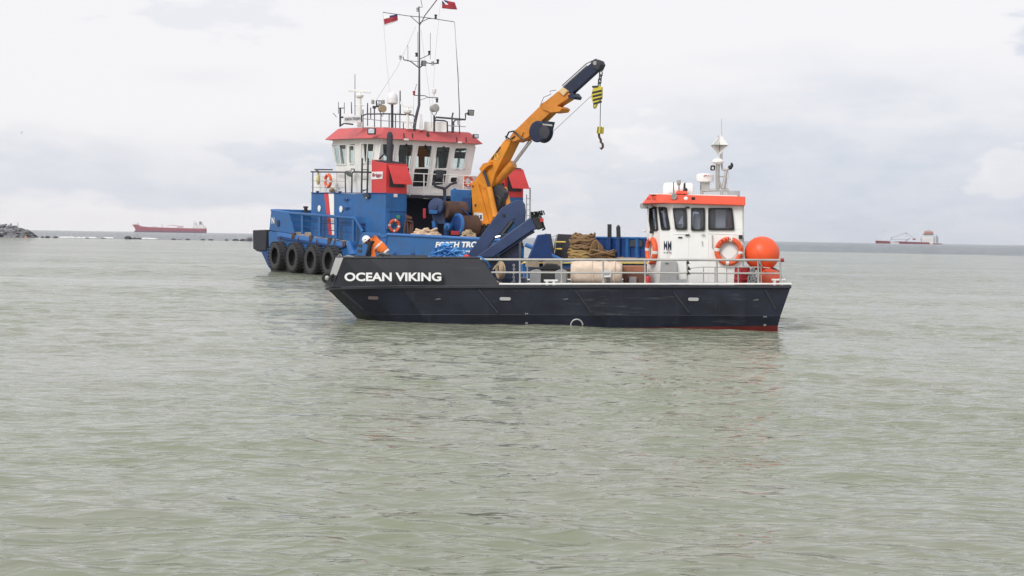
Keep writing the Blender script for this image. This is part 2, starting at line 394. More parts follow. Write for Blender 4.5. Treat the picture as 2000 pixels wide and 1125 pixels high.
def rope_heap(c, rx, ry, hgt, r, loops, seed, mb=None, ax=(1, 0, 0), ay=(0, 1, 0), pts=40, n=6):
    rnd = random.Random(seed); mb = mb or MB(); ax, ay = Vector(ax), Vector(ay)
    for l in range(loops):
        f = l / max(1, loops - 1); q = rnd.uniform(.3, 1.0) * (1 - .45 * f); ox, oy = rnd.uniform(-.35, .35), rnd.uniform(-.35, .35); p0 = rnd.uniform(0, 6.28); ph = [rnd.uniform(0, 6.28) for _ in range(4)]
        P = []
        for i in range(pts):
            a = p0 + i / pts * 2 * math.pi
            u = (ox * (1 - q) * 1.6 + q * math.cos(a) + .16 * math.sin(3 * a + ph[0])); v = (oy * (1 - q) * 1.6 + q * math.sin(a) + .16 * math.sin(2 * a + ph[1]))
            d = min(1.0, math.hypot(u, v)); top = hgt * max(0.0, 1 - d ** 2.2)
            z = r + top * (.25 + .75 * f) + .12 * hgt * math.sin(4 * a + ph[2]) * (1 - d * .5)
            P.append(Vector(c) + ax * u * rx + ay * v * ry + UP * max(r, z))
        mb.tube(P, r, n, True)
    return mb

# ================================================================== BLACK WORKBOAT (nearer)
M = {}
M['hull'] = paint("black hull paint", (.0105, .0135, .027), .40, .45, .10, .30, (.055, .058, .066), bump=.25, scuff=.75)
M['bulwark'] = paint("dark grey bulwark paint", (.034, .036, .047), .5, .18, .05, .12, (.08, .07, .06), bump=.12, scuff=.35)
M['antifoul'] = paint("red antifouling", (.17, .022, .020), .6, .3, .1, .3)
M['greyplate'] = paint("pale grey paint", (.42, .42, .42), .5, .12, .05, .3)
M['white'] = paint("white gloss paint", (.86, .86, .845), .35, .04, .05, .18, (.55, .5, .42))
M['whiteletter'] = plain("white lettering paint", (.85, .85, .85), .5)
M['rubber'] = plain("black rubber", (.018, .018, .019), .75)
M['galv'] = paint("galvanised tube", (.43, .425, .41), .45, .18, .12, .3, (.2, .15, .1), metal=.3)
M['orange_roof'] = paint("orange red roof paint", (.72, .085, .038), .4, .12, .03, .15)
M['lifebuoy'] = plain("lifebuoy orange", (.76, .115, .035), .55)
M['fender_orange'] = paint("inflated orange vinyl", (.92, .115, .032), .42, .10, 0, .22, (.5, .10, .05), bump=.05)
M['reflective'] = plain("retroreflective tape", (.75, .75, .72), .35)
M['navy'] = paint("navy crane paint", (.034, .058, .14), .42, .2, .05, .12, (.1, .1, .1))
M['navy_dark'] = paint("dark navy paint", (.018, .027, .062), .45, .2, .05, .12)
M['black'] = plain("black steel", (.02, .021, .024), .5)
M['hose'] = plain("black hydraulic hose", (.015, .015, .016), .4)
M['chrome'] = plain("chromed rod", (.62, .63, .65), .16, 1.0)
M['deckgrey'] = paint("grey deck paint", (.16, .165, .165), .75, .25, .15, .2, bump=.3)
M['glass_dark'] = glass("tinted cabin glass", (.80, .82, .86), .88, film=(.22, .225, .26))
M['interior'] = plain("dim interior lining", (.5, .5, .52), .8)
M['seat'] = plain("grey seat cover", (.80, .80, .80), .8)
M['red'] = plain("bright red plastic", (.62, .035, .03), .45)
M['darkred'] = plain("dark red drum", (.33, .02, .028), .45)
M['canvas'] = None
M['ropeblue'] = plain("blue polyprop rope", (.04, .18, .48), .75)
M['strap'] = plain("cream webbing", (.72, .60, .48), .8)

p_bow, p_st = on_z(714, 629, 0), on_z(1517, 646, 0)
ES = (p_st - p_bow).normalized(); ED = Vector((-ES.y, ES.x, 0)); BEAM = 4.7
def V(px, py, d=0.0): return meet(px, py, p_bow + ED * d, ED)
def VS(p): return (p - p_bow).dot(ES)
def mirror(p): d = (p - p_bow).dot(ED); return p + ED * (BEAM - 2 * d)
zb_, zs_ = V(760, 557.5, .1).z, V(1545, 557.3, 0).z
sb_, ss_ = VS(V(760, 557.5, .1)), VS(V(1545, 557.3, 0))
def deck_z(s): return zb_ + (zs_ - zb_) * (s - sb_) / (ss_ - sb_) - .03
def on_deck(px, d):
    p = V(px, 555, d); return Vector((p.x, p.y, deck_z(VS(p))))

BOAT = empty("workboat", Vector(((p_bow.x + p_st.x) / 2, (p_bow.y + p_st.y) / 2 + BEAM / 2, 0)),
             "black steel workboat with white wheelhouse and orange roof in front of the blue tug", "workboat", "vessels in view")
# hull: stations slanted with the stem and the transom; (gunwale px,py), (knuckle px,py), (boot line px,py), half-breadth setbacks
G0, K0, B0 = (636.5, 561.5), (690, 614), (716, 641)
G1, K1, B1 = (1545.5, 557.2), (1524.5, 617), (1519.5, 636)
fr = [0, .035, .085, .16, .27, .45, .6075, .8, 1.0]
setb = [1.55, .95, .5, .2, .05, 0, 0, 0, 0]
def lerp2(a, b, t): return (a[0] + (b[0] - a[0]) * t, a[1] + (b[1] - a[1]) * t)
gun_y = [561.5, 560, 559, 558, 557.5, 557, 556.6, 556.6, 557.2]
near, low = [], []
for i, t in enumerate(fr):
    gx = G0[0] + (G1[0] - G0[0]) * t; kx = K0[0] + (K1[0] - K0[0]) * t; ky = K0[1] + (K1[1] - K0[1]) * t
    bx = B0[0] + (B1[0] - B0[0]) * t
    by = 641 + (636 - 641) * max(0, (t - .58) / .42) if t > .58 else 641
    d = setb[i]
    near.append([V(gx, gun_y[i], d), V(kx, ky, d + .02), V(bx, by, d + .10 + .15 * (i == 0))])
    q = near[-1][2].copy(); q.z = -.75; q += ED * .45; low.append(q)
mb = MB(); ml = MB()
far_ = [[mirror(p) for p in st] for st in near]; lowf = [mirror(p) for p in low]
for i in range(len(fr) - 1):
    for side in (near, far_):
        for j in range(2): mb.add([side[i][j], side[i + 1][j], side[i + 1][j + 1], side[i][j + 1]], [(0, 1, 2, 3)])
    mb.add([near[i][0] - UP * .03, near[i + 1][0] - UP * .03, far_[i + 1][0] - UP * .03, far_[i][0] - UP * .03], [(0, 1, 2, 3)], 1)
    for a, b in ((near, low), (far_, lowf)): ml.add([a[i][2], a[i + 1][2], b[i + 1], b[i]], [(0, 1, 2, 3)])
    ml.add([low[i], low[i + 1], lowf[i + 1], lowf[i]], [(0, 1, 2, 3)])
for i in (0, len(fr) - 1):
    for j in range(2): mb.add([near[i][j], near[i][j + 1], far_[i][j + 1], far_[i][j]], [(0, 1, 2, 3)])
    ml.add([near[i][2], low[i], lowf[i], far_[i][2]], [(0, 1, 2, 3)])
hull = mb.build("hull", [M['hull'], M['deckgrey']], BOAT, smooth=20)
ml.build("antifouling", M['antifoul'], hull, smooth=20)
# guard rail at the gunwale and the white edge of the deck plate above it
for side in (near, far_):
    gs = MB(); ge = MB(); sg = 1 if side is near else -1
    for i in range(len(fr) - 1):
        a, b = side[i][0], side[i + 1][0]; o = -ED * sg * .05
        gs.prism([a + o * .2, b + o * .2, b + o * .2 - UP * .085, a + o * .2 - UP * .085], o)
        if fr[i] >= .3: pass
    a, b = (V(975, 556.8, 0), V(1546, 556.6, 0)) if sg == 1 else (mirror(V(975, 556.8, 0)), mirror(V(1546, 556.6, 0)))
    ge.prism([a - ED * sg * .045 + UP * .012, b - ED * sg * .045 + UP * .012, b + ED * sg * .12 + UP * .012, a + ED * sg * .12 + UP * .012], UP * .045)
    gs.build("guard_rail", M['bulwark'], hull, bevel=.012); ge.build("deck_edge", M['white'], hull, bevel=.008)
ks = MB()
for i in range(len(fr) - 1):                      # the welded knuckle line
    a, b = near[i][1], near[i + 1][1]; ks.tube([a + ED * .006, b + ED * .006], .012, 6)
ks.build("knuckle_strip", M['hull'], hull)
# slanted wear bars welded on the side
for (x0, y0, x1, y1) in ((669, 571, 709, 604), (935, 566, 972, 611), (1123, 566, 1155, 611), (1316, 572, 1346, 611), (1495, 567, 1515, 605)):
    d = .0 if x0 > 800 else .72
    MB().tube([V(x0, y0, d - .035 if x0 > 800 else d - .35), V(x1, y1, d - .03 if x0 > 800 else d - .12)], .028, 8).build("wear_bar", M['bulwark'], hull)
def faint_print(x0, y0, x1, y1, d, n, mat, parent, name):       # print too small to read: short upright strokes
    mb = MB()
    for k in range(n):
        if k % 4 == 3: continue
        a = (k + .15) / n; b = (k + .7) / n; L = lambda u, v: V(x0 + (x1 - x0) * u, y0 + (y1 - y0) * v, d)
        mb.prism([L(a, 1), L(b, 1), L(b, .1 * (k % 2)), L(a, 0)], -ED * .006)
    o = mb.build(name, M[mat], parent, smooth=0); o["kind"] = "stuff"; return o
# freeing ports: pale oval openings with a rim
for (x, y, w, d, mt) in ((729, 582, 21, .30, 'darkport'), (986.9, 583.7, 22, 0, 'greyplate'), (1354.4, 584.6, 20.5, 0, 'greyplate')):
    if mt == 'darkport' and 'darkport' not in M: M['darkport'] = plain("brownish port cover", (.10, .07, .065), .6)
    c = V(x, y, d - .012); s_ = w / 65.0 * .5; hh = .05
    ring = [c + ES * (math.copysign(s_ - hh, math.cos(a)) + hh * math.cos(a)) + UP * hh * math.sin(a) for a in (2 * math.pi * (j + .5) / 20 for j in range(20))]
    MB().prism(ring, -ED * .025).build("freeing_port", M[mt], hull, bevel=.006)
# worn marks, builder's marks and draught figures
def mark(body, x0, y0, x1, y1, d, mat='whiteletter', bold=.02, parent=None, name="lettering", base=None, slant=0):
    f = base or V; a, b, c = f(x0, y1, d), f(x1, y1, d), f(x0, y0, d)
    return text_mb(body, a, b - a, c - a, (b - a).length, (c - a).length, .012, bold, slant).build(name, M[mat], parent, smooth=0)
for (t_, x, y) in (("M", 1028.5, 612.8), ("8", 1028.5, 631), ("M", 1494, 618.8), ("8", 1493.8, 634.6)):
    mark(t_, x - 2.6, y - 1.8, x + 2.6, y + 1.8, 0.0, 'galv', .0, parent=hull, name="draught_mark")
M['dull'] = plain("worn dull mark", (.10, .10, .11), .6)
for (x, y, d) in ((854.7, 584, .05), (1104, 584, 0), (1476, 585.5, 0)):
    c = V(x, y, d - .012); MB().prism([c + ES * u + UP * w for u, w in ((-.09, -.02), (.0, -.03), (.10, -.01), (.07, .03), (-.02, .015))], -ED * .008).build("scuffed_emblem", M['dull'], hull)
# half ring standing out of the water at the side
MB().tube([V(1126.5 + 11.6 * math.cos(a), 635.5 - 11.8 * math.sin(a), -.12) for a in (math.pi * (j / 16) for j in range(17))], .022, 8).build("towing_ring", M['galv'], hull)

# bow bulwark
BY = [503.0, 503.0]
def bul(pxs, pyt, pyb, d): pass
top = [V(671.7, 503, .62), V(720, 503, .42), V(800, 503, .18), V(860, 503, .1), V(940, 503, .07)]
bot = [V(652.5, 559.5, 1.0), V(714, 558.6, .5), V(782, 557.5, .2), V(882, 557, .05), V(975, 556.6, .0)]
def strip(mb, a, b, thick, sgn=1):
    for i in range(len(a) - 1):
        n = (a[i + 1] - a[i]).cross(b[i] - a[i]).normalized(); n = n if n.dot(ED) * sgn > 0 else -n
        mb.prism([b[i], b[i + 1], a[i + 1], a[i]], n * thick)
mb = MB(); strip(mb, top, bot, .05)
strip(mb, [mirror(p) for p in top], [mirror(p) for p in bot], .05, -1)
cx = V(656.7, 503, 1.15); cb = V(636.5, 559.5, 1.6)
mb.prism([mirror(cb), cb, cx, mirror(cx)], ES * .05)
bulwark = mb.build("bow_bulwark", M['bulwark'], BOAT, smooth=20)
capr = MB(); capr.tube([p for p in [mirror(x) for x in top[::-1]] + [mirror(cx), cx] + top], .03, 8); capr.build("bulwark_capping", M['bulwark'], bulwark)
g = MB(); g.prism([V(645.5, 537, 1.35), V(658.5, 538, .88), V(671.5, 503.2, .62), V(656.7, 503.2, 1.15)], -ED * .02 - ES * .02)
g.build("shoulder_plate", M['greyplate'], bulwark, bevel=.01)
MB().prism([V(634.5, 560, 1.7), V(645.5, 537.3, 1.36), V(658.5, 538.3, .89), V(652.3, 559.6, 1.02)], -ED * .018 - ES * .018).build("shoulder_plate", M['bulwark'], bulwark, bevel=.01)
mark("OCEAN VIKING", 673, 532.2, 862, 549.3, -.10, parent=bulwark, name="name_lettering", bold=.034)
lb = MB(); lb.v = []; a_, b_, c_ = V(672.2, 550.1, -.088), V(862.8, 550.1, -.088), V(672.2, 531.4, -.088)
text_mb("OCEAN VIKING", a_, b_ - a_, c_ - a_, (b_ - a_).length, (c_ - a_).length, .004, .085).build("name_outline", M['rubber'], bulwark, smooth=0)
# bow roller with its tyre
fx = V(639.5, 543, 1.5)
t = empty("bow_roller", fx); t.parent = BOAT; t.location = fx - WORLD[BOAT]
MB().torus(fx, (ED * .95 - ES * .3), .125, .055, 24, 10).build("tyre", M['rubber'], t)
MB().lathe(fx - ED * .06, ED, [(.03, -.02), (.075, 0), (.075, .08), (.03, .1)], 16).build("hub", M['galv'], t)
bx_ = V(651.5, 542.5, 1.05); MB().torus(bx_, (ED * .9 - ES * .4), .075, .05, 20, 8).build("side_tyre", M['rubber'], t)
MB().box(V(646, 552, 1.35), ES * .12, ED * .2, UP * .035).build("roller_bracket", M['bulwark'], t)

# railing of the after deck
RY = lambda x: 507.6 + (x - 940) * .0004
rail = MB(); rail.tube([V(938, 505.5, .05), V(948, 507, .05), V(1300, 507.4, .05), V(1526, 508.2, .05)], .036, 8)
RAIL = rail.build("railing", M['galv'], BOAT)
MB().tube([V(948, 508, BEAM - .05), V(1500, 508.5, BEAM - .05)], .036, 8).build("far_top_rail", M['galv'], RAIL)
MB().tube([V(960, 532, .05), V(1300, 533, .05), V(1524, 534.2, .05)], .026, 8).build("lower_rail", M['galv'], RAIL)
MB().tube([V(1342, 524.6, .05), V(1372, 521.4, .05), V(1480, 521.8, .05), V(1503, 523.2, .05)], .016, 6).build("middle_rail", M['galv'], RAIL)
MB().tube([V(1345, 552.6, .05), V(1375, 551.6, .05), V(1420, 551.9, .05)], .014, 6).build("foot_rail", M['galv'], RAIL)
for x, yt in ((1015, 507.4), (1096.5, 507.4), (1178, 507.5), (1259.5, 507.5), (1342, 507.6), (1400, 507.8), (1480.7, 508), (1524, 508.2)):
    a, b = V(x, yt, .05), V(x + .4, 556.5, .05)
    mb = MB(); mb.tube([b, b + UP * .16, a], [.042, .028, .026], 8); mb.build("railing_post", M['galv'], RAIL)
for x in (1374, 1396.6, 1419.4, 1441.8, 1486.6): MB().tube([V(x, 553, .05), V(x, 522, .05)], .017, 6).build("thin_post", M['galv'], RAIL)
for x in (1030, 1150, 1270, 1380, 1480): MB().tube([V(x, 508, BEAM - .05), V(x, 553, BEAM - .05)], .026, 6).build("railing_post", M['galv'], RAIL)
for (x, y) in ((1342, 512), (1344, 524), (1343, 533)):
    lash = MB()
    for k in range(4): lash.torus(V(x + k, y, .03), ES + UP * .3 * (k - 1), .05, .012, 12, 5)
    lash.build("rope_lashing", M['black'], RAIL)
tl = MB(); tl.tube([V(1524, 508.2, .05), V(1531, 508, .06)], .055, 8); tl.build("rail_end", M['darkred'], RAIL)
# cross bollards: one amidships, one at the stern
for (x, w) in ((1076, 27), (1507.5 + 13, 27)):
    mb = MB(); k = w / 65 / 2
    y0 = 548.3 if x < 1200 else 546.8
    mb.tube([V(x - w / 2, y0, .3), V(x + w / 2, y0, .3)], .034, 8)
    for u in (-.28, .22): mb.tube([V(x + w * u, y0, .3), V(x + w * u, 557, .3)], .045, 8)
    mb.build("cross_bollard", M['white'], BOAT)

# ---------------------------------------------------------------- wheelhouse
DN = .75
c_aft_n, c_fwd_n = V(1452, 552, DN), V(1311.5, 552, DN)
def wallp(pxt, pxb, yt, yb, d): return V(pxt, yt, d), V(pxb, yb, d)
def corner(px, d, yt, yb):
    b = V(px, yb, d); z0 = deck_z(VS(b)); return Vector((b.x, b.y, z0)), V(px, yt, d)
aN = corner(1453, DN, 400, 552); bN = corner(1312, DN, 396, 552); cN = corner(1289, DN + .42, 395.5, 552); tip = corner(1263.5, BEAM / 2, 395, 552)
top_in = [tip, cN, bN, aN]
wh = MB(); WINS = []
def vplane_pts(base_a, base_b, pxq):
    n = (base_b[0] - base_a[0]).cross(UP).normalized(); return [meet(x, y, base_a[0], n) for x, y in pxq], n
# near side: fixed pane, door pane, big after pane
q3, nS = vplane_pts(bN, aN, [(1320, 447.5), (1340.5, 447.5), (1339.5, 407.5), (1315, 407.5)])
q4, _ = vplane_pts(bN, aN, [(1351, 449.2), (1375.5, 449.2), (1375.5, 407.5), (1351, 407.5)])
q5, _ = vplane_pts(bN, aN, [(1384.5, 448), (1433, 448), (1429, 407.5), (1384.5, 407.5)])
nS = nS if nS.dot(ED) < 0 else -nS
wall_with_windows([bN[0], aN[0], aN[1], bN[1]], [q3, q4, q5], nS, .06, wh)
q2, nC = vplane_pts(cN, bN, [(1294.5, 448), (1309, 448), (1301.5, 405.6), (1288.8, 405.6)]); nC = nC if nC.dot(ED) < 0 else -nC
wall_with_windows([cN[0], bN[0], bN[1], cN[1]], [q2], nC, .06, wh)
q1, nF = vplane_pts(tip, cN, [(1275, 450), (1286, 450), (1282, 404.5), (1270.5, 404.5)]); nF = nF if nF.dot(ED) < 0 else -nF
wall_with_windows([tip[0], cN[0], cN[1], tip[1]], [q1], nF, .06, wh)
# mirrored side and after end
mir = [mirror(x) for x in (tip[0], cN[0], bN[0], aN[0])], [mirror(x) for x in (tip[1], cN[1], bN[1], aN[1])]
fw = []
for q, i, n in ((q1, 0, nF), (q2, 1, nC)):
    mq = [mirror(p) for p in (q[1], q[0], q[3], q[2])]; mn = n - ED * 2 * n.dot(ED); fw.append((mq, mn))
    wall_with_windows([mir[0][i + 1], mir[0][i], mir[1][i], mir[1][i + 1]], [mq], mn, .06, wh)
mqs = [[mirror(p) for p in (q[1], q[0], q[3], q[2])] for q in (q5, q4, q3)]
wall_with_windows([mir[0][3], mir[0][2], mir[1][2], mir[1][3]], mqs, -nS, .06, wh)
wh.prism([aN[0], mirror(aN[0]), mirror(aN[1]), aN[1]], -ES * .06)
WH = wh.build("wheelhouse", M['white'], BOAT, smooth=0, bevel=.012)
mi = MB()                                        # inside: sole, dash, lining
zf = q5[0].z - .55
cen = (aN[0] + mirror(bN[0])) / 2
mi.box(Vector((cen.x, cen.y, zf)), ES * ((aN[0] - bN[0]).length / 2 - .08), ED * (BEAM / 2 - DN - .1), UP * .03)
mi.box(Vector((cen.x, cen.y, zf + .35)) - ES * .95, ES * .16, ED * 1.3, UP * .35)
mi.box(Vector((cen.x, cen.y, zf + 1.0)) + ED * .9 + ES * .5, ES * .55, ED * .03, UP * .8)
mi.build("interior_fittings", M['interior'], WH)
ms = MB(); bs = V(1407, 430, 1.2); ms.box(bs + UP * .05, ES * .16, ED * .2, UP * .30); ms.box(bs + UP * .42, ES * .10, ED * .13, UP * .1); ms.build("helm_seat", M['seat'], WH, bevel=.03)
MB().box(V(1361, 436, 1.0), ES * .11, ED * .03, UP * .28).build("cabin_curtain", M['seat'], WH, bevel=.03); MB().prism([V(1318, 410, 1.0), V(1333, 410, 1.0), V(1334, 420, 1.0), V(1324, 438, 1.0), V(1320, 438, 1.0)], ED * .03).build("white_board", M['seat'], WH, bevel=.03)  # pale curtain behind the door pane, white board behind the fixed pane
MB().box(V(1424, 432, 1.3), ES * .07, ED * .05, UP * .3).build("hung_jacket", M['red'], WH, bevel=.04)
for q, n in ((q1, nF), (q2, nC), (q3, nS), (q4, nS), (q5, nS)) + tuple(fw) + tuple((m_, -nS) for m_ in mqs):
    fo = frame_mb(q, n, .045, .11, .14, .05).build("window", M['rubber'], WH)
    MB().prism(rounded(inset(q, .012), .12), -n * .012).build("window_pane", M['glass_dark'], WH, smooth=0)
# door outline, handles and seams on the near side
dm = MB()
for x0, y0, x1, y1 in ((1343.5, 400, 1343.5, 552), (1383, 402, 1383, 552), (1314, 456.5, 1343.5, 457.5), (1383, 456, 1452, 458.5)): dm.tube([V(x0, y0, DN - .004), V(x1, y1, DN - .004)], .011, 6)
dm.build("door_seam", M['white'], WH)
for x, y in ((1342.5, 405), (1342.5, 459)):
    MB().box(V(x, y, DN - .03), ES * .06, ED * .03, UP * .022).build("door_hinge", M['black'], WH)
MB().tube([V(1370, 458.5, DN - .05), V(1376.5, 457.6, DN - .06)], .02, 6).build("door_handle", M['galv'], WH)
MB().tube([V(1391, 459.5, DN), V(1391, 459.5, DN - .07), V(1391.5, 484, DN - .07), V(1391.5, 484, DN)], .014, 6).build("grab_bar", M['galv'], WH)
MB().tube([V(1371.5, 471, DN), V(1371.5, 471, DN - .05), V(1371.5, 479, DN - .05), V(1371.5, 479, DN)], .01, 6).build("grab_bar", M['galv'], WH)
MB().box(V(1328.5, 463.8, DN - .01), ES * .06, ED * .02, UP * .02).build("vent_slot", M['black'], WH)
MB().box(V(1446.5, 463, DN - .07), ES * .055, ED * .05, UP * .055).build("deck_lamp", M['black'], WH, bevel=.012)
# company emblem: two Ms with a spire, and a small line of print below
mark("MM", 1296.5, 470.5, 1311, 489, DN, 'navy_dark', .01, WH, "emblem_lettering")
faint_print(1296, 492, 1311.5, 495, DN - .003, 11, 'black', WH, "emblem_print")
# windscreen wiper and mirror at the front
MB().tube([V(1269.5, 405, 2.0), V(1268.5, 430, 1.95), V(1272, 452, 1.9)], .03, 6).build("wiper_arm", M['rubber'], WH)
MB().box(V(1272.5, 453, 1.75), ES * .06, ED * .06, UP * .05).build("wiper_motor", M['black'], WH, bevel=.01)
MB().ball(V(1259.3, 451, 2.1), .045, 12, 8).build("bow_light", M['white'], WH)
# roof
rf = MB()
def rp(px, py, d): return V(px, py, d)
lowN = [rp(1254.5, 399.2, BEAM / 2), rp(1295, 396.4, .55), rp(1455.6, 401.6, .55)]
topN = [rp(1270, 379.6, BEAM / 2), rp(1303, 380, .78), rp(1455.9, 384, .6)]
ring_l = lowN[:1] + lowN[1:] + [mirror(lowN[2]), mirror(lowN[1])]
ring_t = topN[:1] + topN[1:] + [mirror(topN[2]), mirror(topN[1])]
# blunt front: split the tip in two
def blunt(r, w): return [r[0] - ED * w, r[1], r[2], r[3], r[4], r[0] + ED * w]
rl, rt = blunt(ring_l, .9), blunt(ring_t, .8)
rf.hexa(rl, rt); ROOF = rf.build("roof", M['orange_roof'], BOAT, bevel=.02, smooth=20)
MB().prism([V(1270, 380.5, 1.2) + UP * .015, V(1440, 384.5, 1.2) + UP * .015, V(1440, 384.5, 3.4) + UP * .015, V(1270, 380.5, 3.4) + UP * .015], UP * .03).build("roof_top", M['white'], ROOF)
MB().prism([V(1319.5, 378.6, 1.0), V(1343, 379.4, 1.0), V(1341, 373, 1.05), V(1322, 372, 1.05)], ED * .9).build("roof_hatch", M['orange_roof'], ROOF, bevel=.02)
for x, y, d in ((1256, 402.4, 2.2), (1263, 402.6, 1.9), (1271, 401.6, 1.5)): MB().lathe(V(x, y, d), -ED * .6 - ES * .6, [(.03, -.08), (.075, -.03), (.085, .06)], 14).build("floodlight", M['galv'], ROOF)
MB().lathe(V(1316, 383.5, .62), -ED - UP * .2, [(.05, -.12), (.085, -.04), (.09, .05)], 14).build("deck_floodlight", M['galv'], ROOF)
MB().ball(V(1339.7, 388.5, .66), .07, 14, 10).build("deck_lamp", M['white'], ROOF)
MB().box(V(1354, 388, .63), ES * .05, ED * .04, UP * .045).build("horn", M['rubber'], ROOF, bevel=.01)
MB().tube([V(1287, 391.5, .9), V(1291, 394, .85)], .025, 6).build("cable_gland", M['black'], ROOF)
faint_print(1264, 386, 1281, 390.5, 1.0, 7, 'darkred', ROOF, "roof_print")
MB().tube([V(1317, 378, 1.0), V(1316, 374, 1.0), V(1318, 373, 1.0)], .02, 6).build("lamp_stay", M['galv'], ROOF)
# searchlight and two black stay rods by the raft
sl = MB(); sl.tube([V(1326.2, 380, 1.3), V(1326, 363, 1.3)], .03, 8); sl.box(V(1325.8, 355.5, 1.3), ES * .065, ED * .08, UP * .06); sl.box(V(1325.8, 360.5, 1.3), ES * .05, ED * .05, UP * .03)
sl.build("searchlight", M['galv'], ROOF, bevel=.01)
sb = MB(); sb.tube([V(1339, 380, 1.2), V(1336.5, 366, 1.2), V(1337, 358, 1.2)], .03, 6); sb.ball(V(1338.5, 371, 1.2), .07, 10, 8); sb.build("antenna_base", M['black'], ROOF)
# radar on a raised seat
rd = MB(); rd.box(V(1377.5, 363.5, 2.0), ES * .13, ED * .15, UP * .16); rd.box(V(1370.5, 366, 2.0), ES * .04, ED * .1, UP * .22, 1)
rd.lathe(V(1377, 357, 2.0), UP, [(.12, 0), (.26, .04), (.265, .06)], 24, 2); rd.lathe(V(1376.7, 349.5, 2.0), UP, [(.10, -.09), (.255, -.06), (.272, .02), (.262, .12), (.20, .16), (.0, .175)], 28, 2)
RADAR = rd.build("radar", [M['galv'], M['black'], M['white']], ROOF)
mark("JRC", 1373.5, 341, 1389.5, 345.6, 1.71, 'darkred', .015, ROOF, "radar_lettering")
# mast of grey pipe
mm = MB()
mm.tube([V(1369.5, 372.5, 1.9), V(1422, 370.5, 1.9)], .045, 8); mm.tube([V(1371, 380, 1.9), V(1371, 371, 1.9)], .05, 8); mm.tube([V(1409.5, 382, 1.9), V(1409.5, 370, 1.9)], .05, 8)
mm.tube([V(1402, 369, 1.9), V(1401.5, 340, 1.9), V(1402, 320, 1.9)], .065, 10)
mm.tube([V(1404, 355, 1.9), V(1410, 366, 1.9), V(1420, 370, 1.9), V(1427, 380, 1.9)], .045, 8)
mm.tube([V(1413, 368, 1.9), V(1419, 332, 1.9)], [.07, .04], 8); mm.tube([V(1403, 345, 1.9), V(1417, 344, 1.9)], .025, 6)
mm.tube([V(1411.5, 332, 1.9), V(1420, 331, 1.9), V(1427, 326, 1.9)], .04, 8); mm.tube([V(1411, 332, 1.9), V(1409, 318, 1.9), V(1407, 300, 1.9), V(1403, 265, 1.9)], [.035, .03, .03, .02], 8)
M['ventgrey'] = paint("grey ventilator paint", (.27, .28, .285), .5, .15, .08, .25)
MAST = mm.build("mast", M['galv'], ROOF if False else BOAT)
MB().lathe(V(1402, 318.5, 1.9), UP, [(.05, -.05), (.12, -.03), (.18, .02), (.185, .05), (.12, .13), (.0, .155)], 20).build("satellite_dome", M['white'], MAST)
mr = MB()                                                 # radar reflector: three plates at right angles
rc = V(1405.5, 284, 1.9); hh = (V(1405.5, 264, 1.9) - V(1405.5, 306, 1.9)).length / 2
e1, e2 = (ES * .75 - ED * .66).normalized(), (ES * .66 + ED * .75).normalized(); tilt = (UP + ES * .06).normalized()
for a, b in ((e1, tilt), (e2, tilt), (e1, e2)):
    ra, rb = .345, (hh if b is tilt else .345)
    n = a.cross(b).normalized() * .004; pl = [rc + a * ra, rc + b * rb, rc - a * ra, rc - b * rb]; mr.prism([p - n for p in pl], n * 2, 0 if b is tilt else 1)
mr.build("radar_reflector", [M['white'], M['ventgrey']], MAST, smooth=0)  # level plate painted grey for its shaded underside; upright plates white
sqf = MB()
for a, b in (((1389, 324), (1396, 324)), ((1396, 324), (1395, 332)), ((1395, 332), (1388.5, 332)), ((1388.5, 332), (1389, 324))): sqf.tube([V(*a, 1.8), V(*b, 1.8)], .022, 6)
sqf.box(V(1392.2, 328, 1.83), ES * .05, ED * .02, UP * .05, 1); sqf.build("navigation_light", [M['black'], M['white']], MAST)
ar = MB(); ar.tube([V(1424, 329, 1.9), V(1430, 324, 1.9), V(1429.5, 321, 1.9)], .045, 8); ar.ball(V(1426, 327, 1.9), .07, 10, 8); ar.box(V(1429, 323, 1.9), ES * .03, ED * .03, UP * .08); ar.build("mast_light", M['black'], MAST)
MB().tube([V(1411, 322, 1.9), V(1409, 232, 1.9)], [.012, .006], 6).build("whip_aerial", M['greyplate'], MAST)
MB().tube([V(1421, 330, 1.9), V(1424, 345, 1.9), V(1419, 352, 1.9), V(1421, 366, 1.9)], .008, 5).build("mast_cable", M['greyplate'], MAST)
# grey engine-room ventilators, locker and fittings on deck
for x0, x1 in ((1034.5, 1056.5), (1083.5, 1106.5)):
    a, b = on_deck(x0, .9), on_deck(x1, .9); w = (b - a).length; h = V(x0, 526.5, .9).z - a.z
    prof = [a, b, b + UP * (h * .8)] + [a.lerp(b, .5) + (b - a) * .5 * math.cos(t_) + UP * (h * .8 + h * .2 * math.sin(t_)) for t_ in (math.pi * j / 8 for j in range(1, 8))] + [a + UP * (h * .8)]
    MB().prism(prof, ED * .45).build("ventilator", M['ventgrey'], BOAT, bevel=.02)
a = on_deck(1057, 1.2); MB().box(a + ES * .22 + UP * .22, ES * .21, ED * .25, UP * .22).build("deck_box", M['black'], BOAT, bevel=.02)
MB().prism([on_deck(1046, 1.6) + UP * .45, on_deck(1102, 1.6) + UP * .45, on_deck(1085, 1.6) + UP * .64, on_deck(1066, 1.6) + UP * .66], ED * .5).build("winch_cover", M['rubber'], BOAT, bevel=.04)
st_ = MB(); st_.prism([V(1288, 552, .55), V(1323.5, 552, .55), V(1322, 510.3, .68), V(1290.5, 510.3, .68)], ED * .06); st_.box(V(1302, 513, .63), ES * .05, ED * .015, UP * .02)
st_.build("engine_casing_door", paint("mid grey door paint", (.31, .31, .31), .5, .1, .05, .25), BOAT, bevel=.012)
